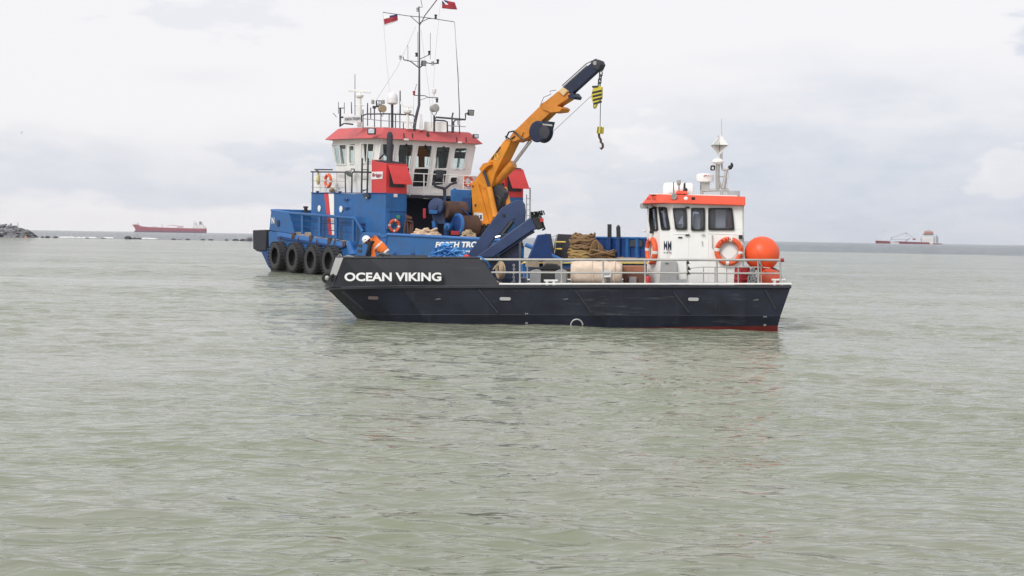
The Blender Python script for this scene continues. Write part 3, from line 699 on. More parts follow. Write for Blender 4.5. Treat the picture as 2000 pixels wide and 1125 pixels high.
MB().prism([V(1282, 554, .45), V(1289, 549, .5), V(1340, 545, .5), V(1342, 554, .4)], ED * .05).build("sill_plate", M['ventgrey'], BOAT)
# navy knuckle-boom crane, folded on the foredeck
def poly_d(pts, d): return [V(x, y, d) for x, y in pts]
cr = MB()
cr.box((on_deck(996, 2.1) + on_deck(996, 2.1) + UP * 1.55) / 2, ES * .30, ED * .34, UP * .80)
cr.box(on_deck(996, 2.1) + UP * .1, ES * .5, ED * .5, UP * .12); cr.box(on_deck(972, 2.1) + UP * .55, ES * .25, ED * .3, UP * .3)
CRANE = cr.build("knuckle_crane", M['navy_dark'], BOAT, bevel=.02)
oA = [(909, 503), (978.7, 407), (996, 396), (1010, 389.8), (1019.5, 391.5), (1024.5, 399), (1026, 414), (1024, 437), (1004, 470), (994, 466), (991.5, 452), (1004.5, 428), (1003.5, 430), (989, 441), (981, 452.5), (966, 466), (941, 503)]
oA = [(909, 503), (978.7, 407), (996, 396), (1010, 389.8), (1019.5, 391.5), (1024.5, 399), (1026, 414), (1024, 440), (1008, 458), (1006, 427.5), (992, 438), (981, 452.5), (966, 466), (941, 503)]
MB().prism(poly_d(oA, 1.95), ED * .30).build("main_boom", M['navy'], CRANE, bevel=.02)
oB = [(928, 503), (1036, 424), (1051, 421), (1060, 444), (1040, 450), (963, 503)]
MB().prism(poly_d(oB, 1.55), ED * .30).build("jib", M['navy'], CRANE, bevel=.03)
MB().prism(poly_d([(966, 503), (1041, 448.5), (1044, 454), (1030, 462), (972, 503)], 1.6), ED * .22).build("jib_extension", M['navy_dark'], CRANE, bevel=.02)
MB().prism(poly_d([(1036, 422.5), (1052, 416.5), (1063, 444), (1049, 449.5)], 1.52), ED * .36).build("jib_head", M['black'], CRANE, bevel=.03)
MB().cyl(V(983.7, 420, 1.9), V(983.7, 420, 2.3), .045, 14).build("pivot_pin", M['black'], CRANE)
MB().tube([V(978, 462, 1.9), V(1002, 432, 1.9)], .07, 10).build("hydraulic_cylinder", M['black'], CRANE)
MB().tube([V(968, 464, 1.85), V(988, 459, 1.85)], .05, 10).build("cylinder_rod", M['chrome'], CRANE)
hs = MB()
for k in range(7):
    r_ = random.Random(k); x, y = 1038 + k * 3.4, 421 - .55 * k
    hs.tube([V(x, y + 3, 1.5), V(x - 2 + r_.uniform(-2, 2), y - 5 - r_.uniform(0, 2), 1.45), V(x + 3, y - 5.5, 1.5), V(x + 5, y + 1, 1.6)], .02, 6)
hs.tube([V(1054, 420, 1.5), V(1058, 428, 1.45), V(1061, 440, 1.5), V(1064, 447, 1.55), V(1060, 449, 1.5)], .035, 6)
hs.tube([V(1052, 424, 1.5), V(1060, 433, 1.4), V(1062, 443, 1.45)], .025, 6)
hs.build("hose_bundle", M['hose'], CRANE)
MB().box(V(1058.5, 430, 1.42), ES * .05, ED * .03, UP * .055).build("valve_cover", M['red'], CRANE)
MB().box(V(1000, 551, 1.0), ES * .02, ED * .02, UP * .01).build("foot_bolt", M['galv'], CRANE)
# chain and rope hung at the crane foot
ch = MB()
for k in range(9): ch.torus(V(1003.5 + .4 * math.sin(k), 518 + k * 3.8, 1.05), ES if k % 2 else ED, .03, .010, 10, 5)
ch.build("hung_chain", M['galv'], CRANE)
# ---------------------------------------------------------------- things standing on, hanging from or held aboard
def lifebuoy(c, axis, R, r, label, tapes=4, lettering=True):
    axis = Vector(axis).normalized(); t = empty("lifebuoy", c, label, "lifebuoy", "lifebuoys aboard the two workboats")
    MB().torus(c, axis, R, r, 36, 12).build("ring", M['lifebuoy'], t)
    x = axis.cross(UP).normalized(); y = x.cross(axis)
    for k in range(tapes):
        a = math.pi / 2 * k + .12; rad = x * math.cos(a) + y * math.sin(a); tg = (-x * math.sin(a) + y * math.cos(a))
        MB().tube([c + rad * R + tg * w for w in (-.045, 0, .045)], r * 1.05, 12).build("tape_band", M['reflective'], t)
    MB().tube([c + (x * math.cos(a) + y * math.sin(a)) * (R - r * (1.15 + .5 * abs(math.sin(2 * a)))) - axis * .02 for a in (2 * math.pi * j / 40 for j in range(40))], .012, 5, True).build("grab_line", M['greyplate'], t)
    return t
lb2 = lifebuoy(V(1423.7, 490.8, DN - .09), -ED, .355, .078, "orange lifebuoy hung flat against the wheelhouse side beside the big orange buoy")
cdir = Vector((0, 0, 1))
arc = MB()
for i, chx in enumerate("OCEAN"):                        # lettering set round the ring
    a = math.radians(158 - i * 17); c0 = WORLD[lb2] + (ES * math.cos(a) + UP * math.sin(a)) * .335 - ED * .075
    ex = (ES * math.sin(a) - UP * math.cos(a)); ey = ES * math.cos(a) + UP * math.sin(a)
    tm = text_mb(chx, c0 - ex * .035, ex, ey, .07, .07, .012, .03); arc.add(tm.v, tm.f)
for i, chx in enumerate("VIKING"):
    a = math.radians(12 - i * 13); c0 = WORLD[lb2] + (ES * math.cos(a) + UP * math.sin(a)) * .335 - ED * .075
    ex = (ES * math.sin(a) - UP * math.cos(a)); ey = ES * math.cos(a) + UP * math.sin(a)
    tm = text_mb(chx, c0 - ex * .03, ex, ey, .055 if chx != 'I' else .02, .07, .012, .03); arc.add(tm.v, tm.f)
arc.build("ring_lettering", M['darkred'], lb2, smooth=0)
nfo = nF.copy()
lb1 = lifebuoy(meet(1278, 489.7, tip[0], nF) + nF * .1, nF, .355, .078, "orange lifebuoy seen edge on at the front corner of the white wheelhouse")

bc = V(1488.3, 495.5, 1.1); bR = 34.4 / 65.6
M['fend2'] = paint("scuffed orange vinyl", (.62, .10, .05), .5, .2, 0, .4, (.3, .1, .07))
b1 = empty("buoy", bc - UP * bR, "large round orange inflatable buoy on the after deck rail", "buoy", "orange buoys on the workboat deck")
prof = [(0.001, -bR * 1.28), (bR * .12, -bR * 1.25), (bR * .2, -bR * 1.12), (bR * .42, -bR * .93)] + [(bR * math.cos(a), bR * math.sin(a)) for a in (math.radians(-62 + 8 * k) for k in range(19))] + [(0, bR * 1.0)]
MB().lathe(bc, UP + ES * -.22, prof, 40).build("float_ball", M['fender_orange'], b1, smooth=60)
MB().torus(bc, (ES + UP * .5 - ED * .3), bR + .001, .006, 48, 6).build("mould_seam", M['fend2'], b1)
MB().torus(bc - (UP - ES * .22) * bR * 1.3, ED, .05, .018, 14, 6).build("eye_ring", M['black'], b1)
sc_ = V(1505, 546, .75); sR = 27 / 65.6 * .85
b2 = empty("buoy", sc_ - UP * sR, "smaller faded orange buoy lying on deck below the large round one", "buoy", "orange buoys on the workboat deck")
MB().ball(sc_, sR, 28, 16).build("float_ball", M['fend2'], b2, smooth=60)
MB().tube([V(1520, 534, .75), V(1510, 530, .7), V(1497, 536, .6), V(1489, 545, .7)], [.09, .13, .11, .05], 10).build("rubber_neck", M['rubber'], b2)
# red drum
dr = on_deck(1446, .95); t = empty("drum", dr, "dark red drum standing behind the rail beside the large buoy", "drum")
MB().lathe(dr, UP, [(.27, 0), (.285, .03), (.285, .16), (.295, .18), (.285, .2), (.285, .34), (.295, .36), (.285, .38), (.275, .52), (.25, .545), (0, .55)], 24).build("drum_body", M['darkred'], t)
MB().tube([dr - ED * .29 + UP * z for z in (.02, .5)], .03, 6).build("drum_seam", M['darkred'], t)
MB().tube([dr + UP * .56 + ES * (.27 * math.cos(a)) + ED * (.27 * math.sin(a)) for a in (6.283 * j / 24 for j in range(24))], .018, 6, True).build("lid_ring", M['galv'], t)
# rope and bundle lashed round the rail near the buoy
rb = MB(); rope_heap(on_deck(1470, .45), .2, .16, .5, .02, 12, 4, rb, ES, ED)
for k in range(5): rb.torus(V(1483 + k * 1.2, 512 + k * 2, .05), ES + UP * .2 * k, .07, .018, 12, 5)
tag(rb.build("rope_coil", M['ventgrey']), "grey rope tangle lashed to the rail post under the large orange buoy", "rope")
# canvas-wrapped bale
M['canvas'] = paint("cream canvas", (.70, .57, .46), .85, .10, 0, .10, (.5, .38, .3), bump=.9, scale=2)
bc0 = on_deck(1165, .95); L_, Hh = 50.5 / 65.4, (V(1165, 510, .95).z - bc0.z)
def bale_pt(a, w, k=1.0):
    e = .45; ca, sa = math.cos(a), math.sin(a)
    u = abs(w); taper = (1 - .26 * u ** 7)
    yy = math.copysign(abs(ca) ** .7, ca) * .52 * taper; zz_ = math.copysign(abs(sa) ** .8, sa) * (Hh / 2) * taper
    wr = .034 * mnoise.noise(Vector((w * 5, a * 2.2, 3))) + .012 * mnoise.noise(Vector((w * 14, a * 5, 1)))
    return bc0 + UP * (Hh / 2) + ES * (w * L_) + ED * (yy * (1 + wr * 2) * k) + UP * ((zz_ + wr * 1.4) * k)
bl = MB(); na, nw = 40, 36; vs, fs = [], []
ws = [-1 + 2 * i / (nw - 1) for i in range(nw)]; ws = [-1.0] + [math.copysign(abs(w) ** .8, w) for w in ws[1:-1]] + [1.0]
for w in ws: vs += [bale_pt(2 * math.pi * j / na, w) for j in range(na)]
for i in range(nw - 1): fs += [(i * na + j, i * na + (j + 1) % na, (i + 1) * na + (j + 1) % na, (i + 1) * na + j) for j in range(na)]
fs += [tuple(range(na))[::-1], tuple(range((nw - 1) * na, nw * na))]
bl.add(vs, fs); BALE = bl.build("wrapped_bale", M['canvas'], smooth=60)
tag(BALE, "cream canvas wrapped bale strapped on the after deck of the black workboat", "bale")
for w in (-.93, -.14, .70, ):
    k = .03 if w == .7 else .025
    MB().tube([bale_pt(2 * math.pi * j / 40, w + (.05 * math.sin(j * .32) if w == -.14 else .0), 1.02) for j in range(40)], k, 6, True).build("strap", M['strap'], BALE)
MB().tube([bale_pt(-1.1 - math.pi / 2 * .55, w, 1.03) for w in [-.95 + 1.9 * i / 20 for i in range(21)]], .02, 6).build("strap", M['strap'], BALE)
gp = [bale_pt(-math.pi * .5 - t_, .42, 1.025) for t_ in (0, .4)]
gt = MB(); aa = [math.pi * (1.5 - .0) - k_ * .22 for k_ in range(3, 9)]
for i in range(len(aa) - 1): gt.hexa([bale_pt(aa[i], .40, 1.01), bale_pt(aa[i], .55, 1.01), bale_pt(aa[i + 1], .55, 1.01), bale_pt(aa[i + 1], .40, 1.01)], [bale_pt(aa[i], .40, 1.03), bale_pt(aa[i], .55, 1.03), bale_pt(aa[i + 1], .55, 1.03), bale_pt(aa[i + 1], .40, 1.03)])
gt.build("grey_patch", M['ventgrey'], BALE)
lp = [V(1175, 541.5, .36), V(1193, 541.5, .36), V(1194, 527.5, .36), V(1175, 527.5, .36)]
MB().prism(lp, ED * .06).build("paper_label", M['whiteletter'], BALE)
faint_print(1181, 535, 1190, 537, .355, 7, 'black', BALE, "label_print")
# rust-brown crate
M['rustwood'] = paint("rust brown crate", (.13, .062, .045), .75, .3, .2, .35); M['copper'] = paint("orange brown lid", (.32, .13, .075), .6, .25, .1, .2)
c0, c1 = on_deck(1217, 1.2), on_deck(1262, 1.2); hc = V(1217, 519.5, 1.2).z - c0.z
t = empty("crate", c0.lerp(c1, .5), "rust brown crate with a lighter lid between the canvas bale and the wheelhouse", "crate")
MB().prism([c0, c1, c1 + UP * hc * .68, c0 + UP * hc * .68], ED * .9).build("crate_body", M['rustwood'], t, bevel=.02)
MB().prism([c0 - ES * .03 + UP * hc * .685, c1 + UP * hc * .685, c1 + UP * hc, c0 - ES * .03 + UP * hc], ED * .95 - ED * .03).build("crate_lid", M['copper'], t, bevel=.02)
MB().box(V(1236, 548, 1.15), ES * .11, ED * .05, UP * .11).build("crate_bracket", M['ventgrey'], t)
MB().tube([V(1229, 541, 1.17), V(1243, 541, 1.17)], .015, 6).build("crate_handle", M['copper'], t)
# red extinguisher-like bin by the wheelhouse front
e0 = on_deck(1265.5, .9); t = empty("fire_extinguisher", e0, "small red cylinder standing at the foot of the wheelhouse front", "extinguisher")
MB().lathe(e0, UP, [(.075, 0), (.08, .02), (.08, .24), (.06, .28), (.0, .29)], 16).build("cylinder_body", M['red'], t); MB().cyl(e0 + UP * .285, e0 + UP * .33, .02, 8).build("valve", M['black'], t)
# white liferaft canister on the roof
cc = V(1325, 369.5, 1.9); t = empty("liferaft_canister", cc - UP * .17, "white liferaft canister with black straps lying on the orange roof", "liferaft")
rr_ = .2; hl = 31 / 65.5
MB().lathe(cc, ES, [(0, -hl), (rr_ * .55, -hl * .985), (rr_ * .85, -hl * .93), (rr_, -hl * .82), (rr_, hl * .82), (rr_ * .85, hl * .93), (rr_ * .55, hl * .985), (0, hl)], 24, xdir=UP).build("canister_shell", M['white'], t, smooth=50)
for w in (-.32, .42): MB().torus(cc + ES * hl * w, ES, rr_ + .004, .014, 28, 6).build("canister_strap", M['black'], t)
for w in (-.5, .6): MB().box(cc + ES * hl * w - UP * .2, ES * .04, ED * .2, UP * .06).build("cradle", M['galv'], t)
# blue rope heap on the bulwark, red float beside it
bh = MB(); c0 = V(876, 503, 1.6); c0 = Vector((c0.x, c0.y, V(876, 504, 1.6).z))
tangle(c0 - UP * .06, .56, .32, .56, .022, 150, 11, bh, ES, ED, 2, (.06, .2)); tangle(c0 + ES * .1 - UP * .05, .66, .3, .14, .022, 60, 5, bh, ES, ED, 2, (.06, .2))
rt_ = MB(); rt_.tube([V(930, 502.5, .12), V(938, 502, .05), V(946, 507.5, .02), V(952, 512, .1), V(957, 522, .2)], .03, 6); rt_.tube([V(936, 502, .06), V(949, 509, .02), V(955, 517, .15), V(953, 526, .2)], .025, 6)
tag(rt_.build("rope_end", M['ropeblue']), "loose blue rope end draped over the after edge of the bow bulwark", "rope")
M['ropepale'] = plain("pale blue polyprop rope", (.13, .38, .72), .7)
tag(bh.build("rope_heap", [M['ropeblue'], M['ropepale']]), "tangled bright blue rope heaped behind the dark grey bow bulwark", "rope")
fd = MB(); fd.box(V(876, 528, 1.75), ES * .75, ED * .45, UP * .36); fd.build("foredeck_locker", M['bulwark'], BOAT, bevel=.03)
rdf = MB(); rdf.ball(V(911, 501.5, 1.1), .085, 14, 10, (1.3, 1, .8)); tag(rdf.build("net_float", M['red']), "small red float lying at the end of the blue rope heap", "float")
# tan hose reel and rope by the crane foot
M['tan'] = plain("tan rope", (.40, .31, .20), .85)
tr = MB()
for k in range(4): tr.torus(V(974.5 + k, 531 - k, .95 + .05 * k), ED * .3 + ES * (1 - .2 * k), .2 + .02 * k, .03, 22, 6)
tr.tube([V(963, 527, .8), V(969, 519, .85), V(976, 516, .9)], .025, 6); tr.tube([V(970, 549, .9), V(974, 552, .85), V(981, 553, .8)], .025, 6)
tag(tr.build("rope_coil", M['tan']), "tan rope coil hung at the foot of the folded navy crane", "rope")

# ---------------------------------------------------------------- the crewman bending over the bow
M['skin'] = plain("skin", (.50, .27, .20), .6); M['hivis'] = plain("hi-vis orange cloth", (.92, .20, .03), .8); M['overall'] = plain("dark work clothes", (.018, .02, .030), .85)
M['helmet'] = plain("white helmet shell", (.84, .84, .82), .3); M['boot'] = plain("black boots", (.02, .02, .02), .6); M['tape'] = plain("silver tape", (.72, .68, .66), .4)
PD = 1.55
def skin_obj(name, pts, edges, mat, parent, root=0, lvl=2):
    loc = pts[root][0]; me = bpy.data.meshes.new(name); me.from_pydata([p - loc for p, r in pts], edges, []); me.materials.append(mat)
    o = bpy.data.objects.new(name, me); COL.objects.link(o); WORLD[o] = loc.copy()
    sk = o.modifiers.new("skin", 'SKIN'); sk.use_smooth_shade = True
    for i, (p, r) in enumerate(pts):
        v = me.skin_vertices[0].data[i]; v.radius = r if isinstance(r, tuple) else (r, r); v.use_root = (i == root)
    sb_ = o.modifiers.new("sub", 'SUBSURF'); sb_.levels = lvl; sb_.render_levels = lvl
    if parent is not None: o.parent = parent; o.location = loc - WORLD[parent]
    else: o.location = loc
    return o
feet = on_deck(752, PD)
PER = empty("person", feet, "person in orange hi-vis vest and white helmet bending over the bow", "person")
hip = V(752, 498, PD); zf_ = feet.z
chest = V(733, 476, PD); neck = V(721.5, 470.5, PD); head = V(715.5, 469.5, PD); waist = V(746, 489, PD)
P_ = []; E_ = []
def jn(p, r, par=None):
    P_.append((p, r)); i = len(P_) - 1
    if par is not None: E_.append((par, i))
    return i
i_h = jn(hip, (.15, .15)); i_w = jn(waist, (.145, .14), i_h); i_c = jn(chest, (.165, .155), i_w); i_s = jn(V(725.5, 470.5, PD), (.13, .12), i_c); i_n = jn(neck, .06, i_s)
i_hd = jn(V(718, 470, PD), .075, i_n); i_ht = jn(V(714.5, 468.5, PD), .085, i_hd)
for sg in (-1, 1):
    hp = jn(hip + ED * .11 * sg - UP * .04, .105, i_h); kz = hip.lerp(Vector((hip.x, hip.y, zf_)), .5)
    kn = jn(kz + ED * .13 * sg - ES * .10, .075, hp); an = jn(Vector((feet.x, feet.y, zf_ + .09)) + ED * .13 * sg + ES * .03, .052, kn)
    jn(Vector((feet.x, feet.y, zf_ + .05)) + ED * .14 * sg - ES * .18, .045, an)
    sh = jn(V(726.5, 474, PD) + ED * .19 * sg, .075, i_s); el = jn(V(721.5, 491, PD) + ED * .23 * sg, .055, sh); wr = jn(V(716.5, 505, PD) + ED * .18 * sg, .036, el)
    pm = jn(V(715, 509, PD) + ED * .17 * sg, .03, wr)
body = skin_obj("body", P_, E_, M['overall'], PER)
# face and hands are skin: a head with nose, brow, ear and jaw, turned down to the work
hd = MB(); hc_ = V(716.5, 470.5, PD); fdir = (-ES * .75 - UP * .66).normalized(); udir = (-ES * .66 + UP * .75).normalized()
def headpt(f, s, u): return hc_ + fdir * f + ED * s + udir * u
vs, fs = [], []; na, nb = 20, 14
for i in range(nb + 1):
    ph = -math.pi / 2 + math.pi * i / nb
    for j in range(na):
        a = 2 * math.pi * j / na; f = math.cos(ph) * math.cos(a); s = math.cos(ph) * math.sin(a); u = math.sin(ph)
        jaw = 1 - .28 * max(0, -u) ** 1.2; ff = f * .098 * (1 if f < 0 else 1.0 - .12 * max(0, -u)); ff += .026 * math.exp(-((s / .16) ** 2 + ((u + .12) / .16) ** 2)) * (f > 0)
        ff -= .010 * math.exp(-(((abs(s) - .38) / .16) ** 2 + ((u - .12) / .10) ** 2)) * (f > 0)
        vs.append(headpt(ff, s * .076 * jaw, u * .118))
for i in range(nb): fs += [(i * na + j, i * na + (j + 1) % na, (i + 1) * na + (j + 1) % na, (i + 1) * na + j) for j in range(na)]
hd.add(vs, fs)
for sg in (-1, 1): hd.ball(headpt(-.005, .078 * sg, -.01), .026, 10, 8, (.8, .5, 1.2))
hd.build("head", M['skin'], PER, smooth=60)
ey = MB()
for sg in (-1, 1): ey.ball(headpt(.078, .03 * sg, .015), .012, 10, 6)
ey.build("eyes", M['black'], PER)
MB().tube([headpt(.086, s_ * .028, -.062 - .004 * abs(s_)) for s_ in (-1, -.5, 0, .5, 1)], .006, 6).build("mouth", M['darkred'], PER)
for sg in (-1, 1):                                     # hands: palm and five curled fingers, gripping a line at the bow
    w0 = V(714.8, 509.5, PD) + ED * .17 * sg; dn = (-ES * .35 - UP * .9).normalized(); ac = ED
    hp_, he_ = [(w0, .03), (w0 + dn * .05, (.042, .022)), (w0 + dn * .09, (.042, .02))], [(0, 1), (1, 2)]
    for k, (o_, l_) in enumerate(((-.032, .07), (-.011, .08), (.011, .075), (.032, .06))):
        b_ = w0 + dn * .09 + ac * o_; c1_ = b_ + dn * l_ * .55 - ES * .01; c2_ = c1_ + (dn * .3 - ES * .8).normalized() * -l_ * .45
        n0 = len(hp_); hp_ += [(b_, .010), (c1_, .009), (c2_, .008)]; he_ += [(2, n0), (n0, n0 + 1), (n0 + 1, n0 + 2)]
    n0 = len(hp_); tb = w0 + dn * .035 - ac * .035 * sg; hp_ += [(tb, .013), (tb + dn * .035 - ac * .025 * sg, .011), (tb + dn * .06 - ac * .02 * sg + ES * .012, .009)]; he_ += [(1, n0), (n0, n0 + 1), (n0 + 1, n0 + 2)]
    skin_obj("hand", hp_, he_, M['skin'], PER, lvl=1)
# vest: follows the back from collar to hem, with silver bands
vp = [(V(722.5, 470, PD), (.12, .11)), (V(728.5, 471.5, PD), (.18, .17)), (V(736.5, 476.5, PD), (.20, .195)), (V(746, 486, PD), (.19, .18)), (V(755, 495.5, PD), (.185, .175))]
skin_obj("hi_vis_vest", vp, [(i, i + 1) for i in range(4)], M['hivis'], PER, root=2)
for (x, y, r_) in ((738.5, 481, .195), ):
    ax_ = (V(751, 494, PD) - V(728, 471, PD)).normalized(); c_ = V(x, y, PD); MB().lathe(c_ - ax_ * .03, ax_, [(r_ * .99, 0), (r_ * 1.01, .03), (r_ * .99, .06)], 24, sx=.98).build("silver_band", M['tape'], PER)
ax_ = (V(751, 494, PD) - V(728, 471, PD)).normalized(); MB().lathe(V(751.5, 494.8, PD), ax_, [(.18, -.03), (.188, 0), (.18, .03)], 24).build("silver_band", M['tape'], PER)
vf = MB(); vf.prism([V(725, 477, PD - .17), V(730, 475.5, PD - .17), V(734.5, 502, PD - .14), V(725, 503, PD - .14)], ED * .03); vf.build("vest_flap", M['hivis'], PER, bevel=.01)
# helmet: shell with a rim, peak and chin strap
hm = MB(); hb = headpt(-.012, 0, .022); hm.lathe(hb, udir, [(.138, -.03), (.134, .0), (.128, .05), (.108, .1), (.07, .135), (.03, .148), (0, .15)], 28)
hm.prism([hb + fdir * .12 + ED * .07, hb + fdir * .175 + ED * .03, hb + fdir * .175 - ED * .03, hb + fdir * .12 - ED * .07], udir * .012)
hm.build("helmet", M['helmet'], PER, smooth=50)
MB().tube([headpt(0, -.085, .02), headpt(.03, -.08, -.06), headpt(.05, -.02, -.115), headpt(.05, .02, -.115), headpt(.03, .08, -.06), headpt(0, .085, .02)], .009, 5).build("chin_strap", M['overall'], PER)
MB().lathe(hb - ED * .131 + udir * .03, -ED, [(.018, 0), (.014, .006), (0, .008)], 10).build("helmet_vent", M['black'], PER)
# coil of grey line hung at his waist
wc = MB()
for k in range(5): wc.torus(V(748 + k * 2.2, 498.5 + .6 * math.sin(k * 2), PD - .24), ED * .5 + ES * (.3 * math.sin(k)) + UP * .75, .13 - .01 * k, .016, 18, 5)
tag(wc.build("rope_coil", M['ventgrey']), "coil of grey line hanging at the waist of the bending crewman", "rope")
lf = MB(); lf.tube([V(660, 502, 1.6), V(664, 497, 1.7), V(668, 501, 1.6)], .03, 6); lf.tube([V(672, 503.5, 1.5), V(678, 500, 1.6), V(686, 501.5, 1.6), V(694, 503.5, 1.5)], .035, 6)
tag(lf.build("mooring_line", M['ventgrey']), "grey mooring line lying over the bow corner of the black workboat", "rope")

# ================================================================== BLUE TUG (farther, seen from its port quarter)
TH = math.radians(33.0)
T0 = Vector((-11.66, 92.0, 0)); TU = Vector((math.sin(TH), -math.cos(TH), 0)); TV = Vector((math.cos(TH), math.sin(TH), 0))
def TL(t, v, z=0.0): return T0 + TU * t + TV * v + UP * z
def TP(px, py, v=0.0): return meet(px, py, T0 + TV * v, TV)        # on a plane parallel to the port side
def TA(px, py, t): return meet(px, py, T0 + TU * t, TU)            # on an athwartships plane
def tv(p): q = p - T0; return q.dot(TU), q.dot(TV)
M['tug'] = paint("tug blue paint", (.021, .120, .335), .42, .22, .18, .34, (.06, .06, .07), bump=.15, scuff=.4)
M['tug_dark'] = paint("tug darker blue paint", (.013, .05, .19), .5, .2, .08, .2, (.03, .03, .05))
M['tug_light'] = paint("tug rail blue paint", (.045, .17, .46), .45, .15, .05, .2)
M['tug_red'] = paint("red funnel paint", (.62, .05, .052), .45, .12, .04, .15)
M['roof_red'] = paint("sun-faded red roof paint", (.55, .105, .11), .5, .12, .03, .15)
M['tug_white'] = paint("stained white superstructure paint", (.85, .84, .82), .42, .05, .10, .36, (.46, .38, .28))
M['cranes'] = paint("orange crane paint", (.70, .265, .026), .45, .14, .10, .24, (.22, .11, .05))
M['boom'] = paint("worn orange boom paint", (.62, .235, .034), .5, .16, .12, .28, (.2, .1, .06))
M['rust'] = paint("rusty winch drum", (.10, .055, .04), .8, .35, .4, .3)
M['deckwood'] = paint("pale deck timber", (.42, .34, .25), .85, .25, .05, .3)
M['yellow'] = plain("yellow edge paint", (.80, .60, .14), .6)
M['hempbrown'] = plain("weathered brown hawser", (.23, .145, .075), .9)
M['hempyellow'] = plain("ochre hawser", (.36, .25, .10), .9)
M['beige_rope'] = plain("beige rope", (.62, .47, .33), .9)
M['glass_clear'] = glass("clear bridge glass", (.93, .97, .96), .99)
M['glass_lower'] = glass("dark lower glass", (.12, .14, .16), .5)
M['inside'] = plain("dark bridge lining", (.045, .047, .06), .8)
M['tyre'] = plain("old tyre rubber", (.046, .046, .049), .85)
M['mastgrey'] = plain("dark grey mast paint", (.085, .085, .10), .6)
M['dome'] = plain("white radome", (.80, .78, .80), .4)
lampm, N_, L_n, b_ = mat_base("lit lamp tube"); b_.inputs['Emission Color'].default_value = (1, .93, .72, 1); b_.inputs['Emission Strength'].default_value = 1.3; M['lamp'] = lampm

TUG = empty("tug", TL(6, 5.5, 0), "blue multi-purpose tug with red roofed white bridge and orange deck crane", "tug boat", "vessels in view")
DK = 1.25                                                           # working deck height
# hull
pb, pw = TP(524, 455), TP(531.5, 531)
tb, tw = tv(pb)[0], tv(pw)[0]
r0, r1 = TP(541, 453.6), TP(673, 473)
side = [(tw + .25, -1.0), (tw, .05), (tb + .1, 1.35), (tb, r0.z + .05), (tv(r0)[0], r0.z), (tv(r1)[0], r1.z), (tv(r1)[0] + 2.2, DK + .15), (7.5, DK), (22.3, DK), (22.5, .6), (21.6, -1.0)]
mb = MB(); mb.prism([TL(t, 0, z) for t, z in side], TV * 11)
HUL = mb.build("hull", M['tug'], TUG, smooth=0, bevel=.05)
ZF = r0.z
MB().prism([TL(tw - .02, -.012, -.4), TL(22.4, -.012, -.4), TL(22.4, -.012, .75), TL(tw - .45, -.012, .75)], TV * .01).build("lower_hull_band", M['black'], HUL, smooth=0)  # dark band painted in for the shade low on the hull between tyres
# timbered foredeck and aft deck as sheets
MB().prism([TL(tb + .3, .2, ZF + .03), TL(tv(r1)[0], .2, r1.z + .03), TL(tv(r1)[0], 10.8, r1.z + .03), TL(tb + .3, 10.8, ZF + .03)], UP * .03).build("foredeck", M['deckwood'], TUG, smooth=0)
MB().prism([TL(6.8, .15, DK + .01), TL(22.25, .15, DK + .01), TL(22.25, 10.85, DK + .01), TL(6.8, 10.85, DK + .01)], UP * .05).build("working_deck", M['deckwood'], TUG, smooth=0)
MB().prism([TL(22.2, .1, DK + .06), TL(22.52, .1, DK + .06), TL(22.52, 10.9, DK + .06), TL(22.2, 10.9, DK + .06)], UP * .06).build("deck_edge", M['yellow'], TUG, smooth=0)
for v0, v1 in ((.3, 3.2), (3.4, 7.2), (7.4, 10.7)):
    MB().box(TL(22.6, (v0 + v1) / 2, .62), TU * .1, TV * (v1 - v0) / 2, UP * .42).build("stern_fender", M['rust'], HUL, bevel=.04)
# fender shelf above the tyres, with chain lugs
def shelf(pts, r, name, mat):
    q = [TP(x, y, -.12) for x, y in pts]; m_ = MB()
    for i in range(len(q) - 1): m_.prism([q[i], q[i + 1], q[i + 1] - UP * r, q[i] - UP * r], TV * .16)
    return m_.build(name, mat, HUL, bevel=.03)
shelf([(541, 453.4), (607, 463), (673, 473.2)], .30, "fender_shelf", M['tug_light'])
shelf([(541, 462.5), (607, 472), (668, 481)], .14, "fender_rib", M['tug_dark'])
for x, y in ((573, 459), (607, 464), (643, 469), (672, 475)): MB().prism([TP(x - 3, y - 4, -.16), TP(x + 3, y - 4, -.16), TP(x + 2, y + 5, -.16), TP(x - 4, y + 8, -.16)], TV * .1).build("chain_lug", M['rust'], HUL)
bar = MB(); bar.prism([TP(674, 473, -.14), TP(681, 470, -.14), TP(691, 496, -.14), TP(683, 496.5, -.14)], TV * .16); bar.build("slanted_fender", M['tug_light'], HUL, bevel=.02)
# push knee at the bow corner
MB().prism([TP(493.5, 449.5, -.05), TP(519.5, 448.6, -.05), TP(519, 489.5, -.05), TP(501, 490), TP(494, 486, -.05)], TV * 1.5).build("push_fender", plain("push fender rubber", (.026, .028, .038), .7), TUG, bevel=.05)
MB().prism([TP(500, 490, .05), TP(524, 484, .05), TP(529, 527, .05), TP(524, 521, .05), TP(511, 493, .05)], TV * 1.2).build("fender_knee", M['tug_dark'], HUL)
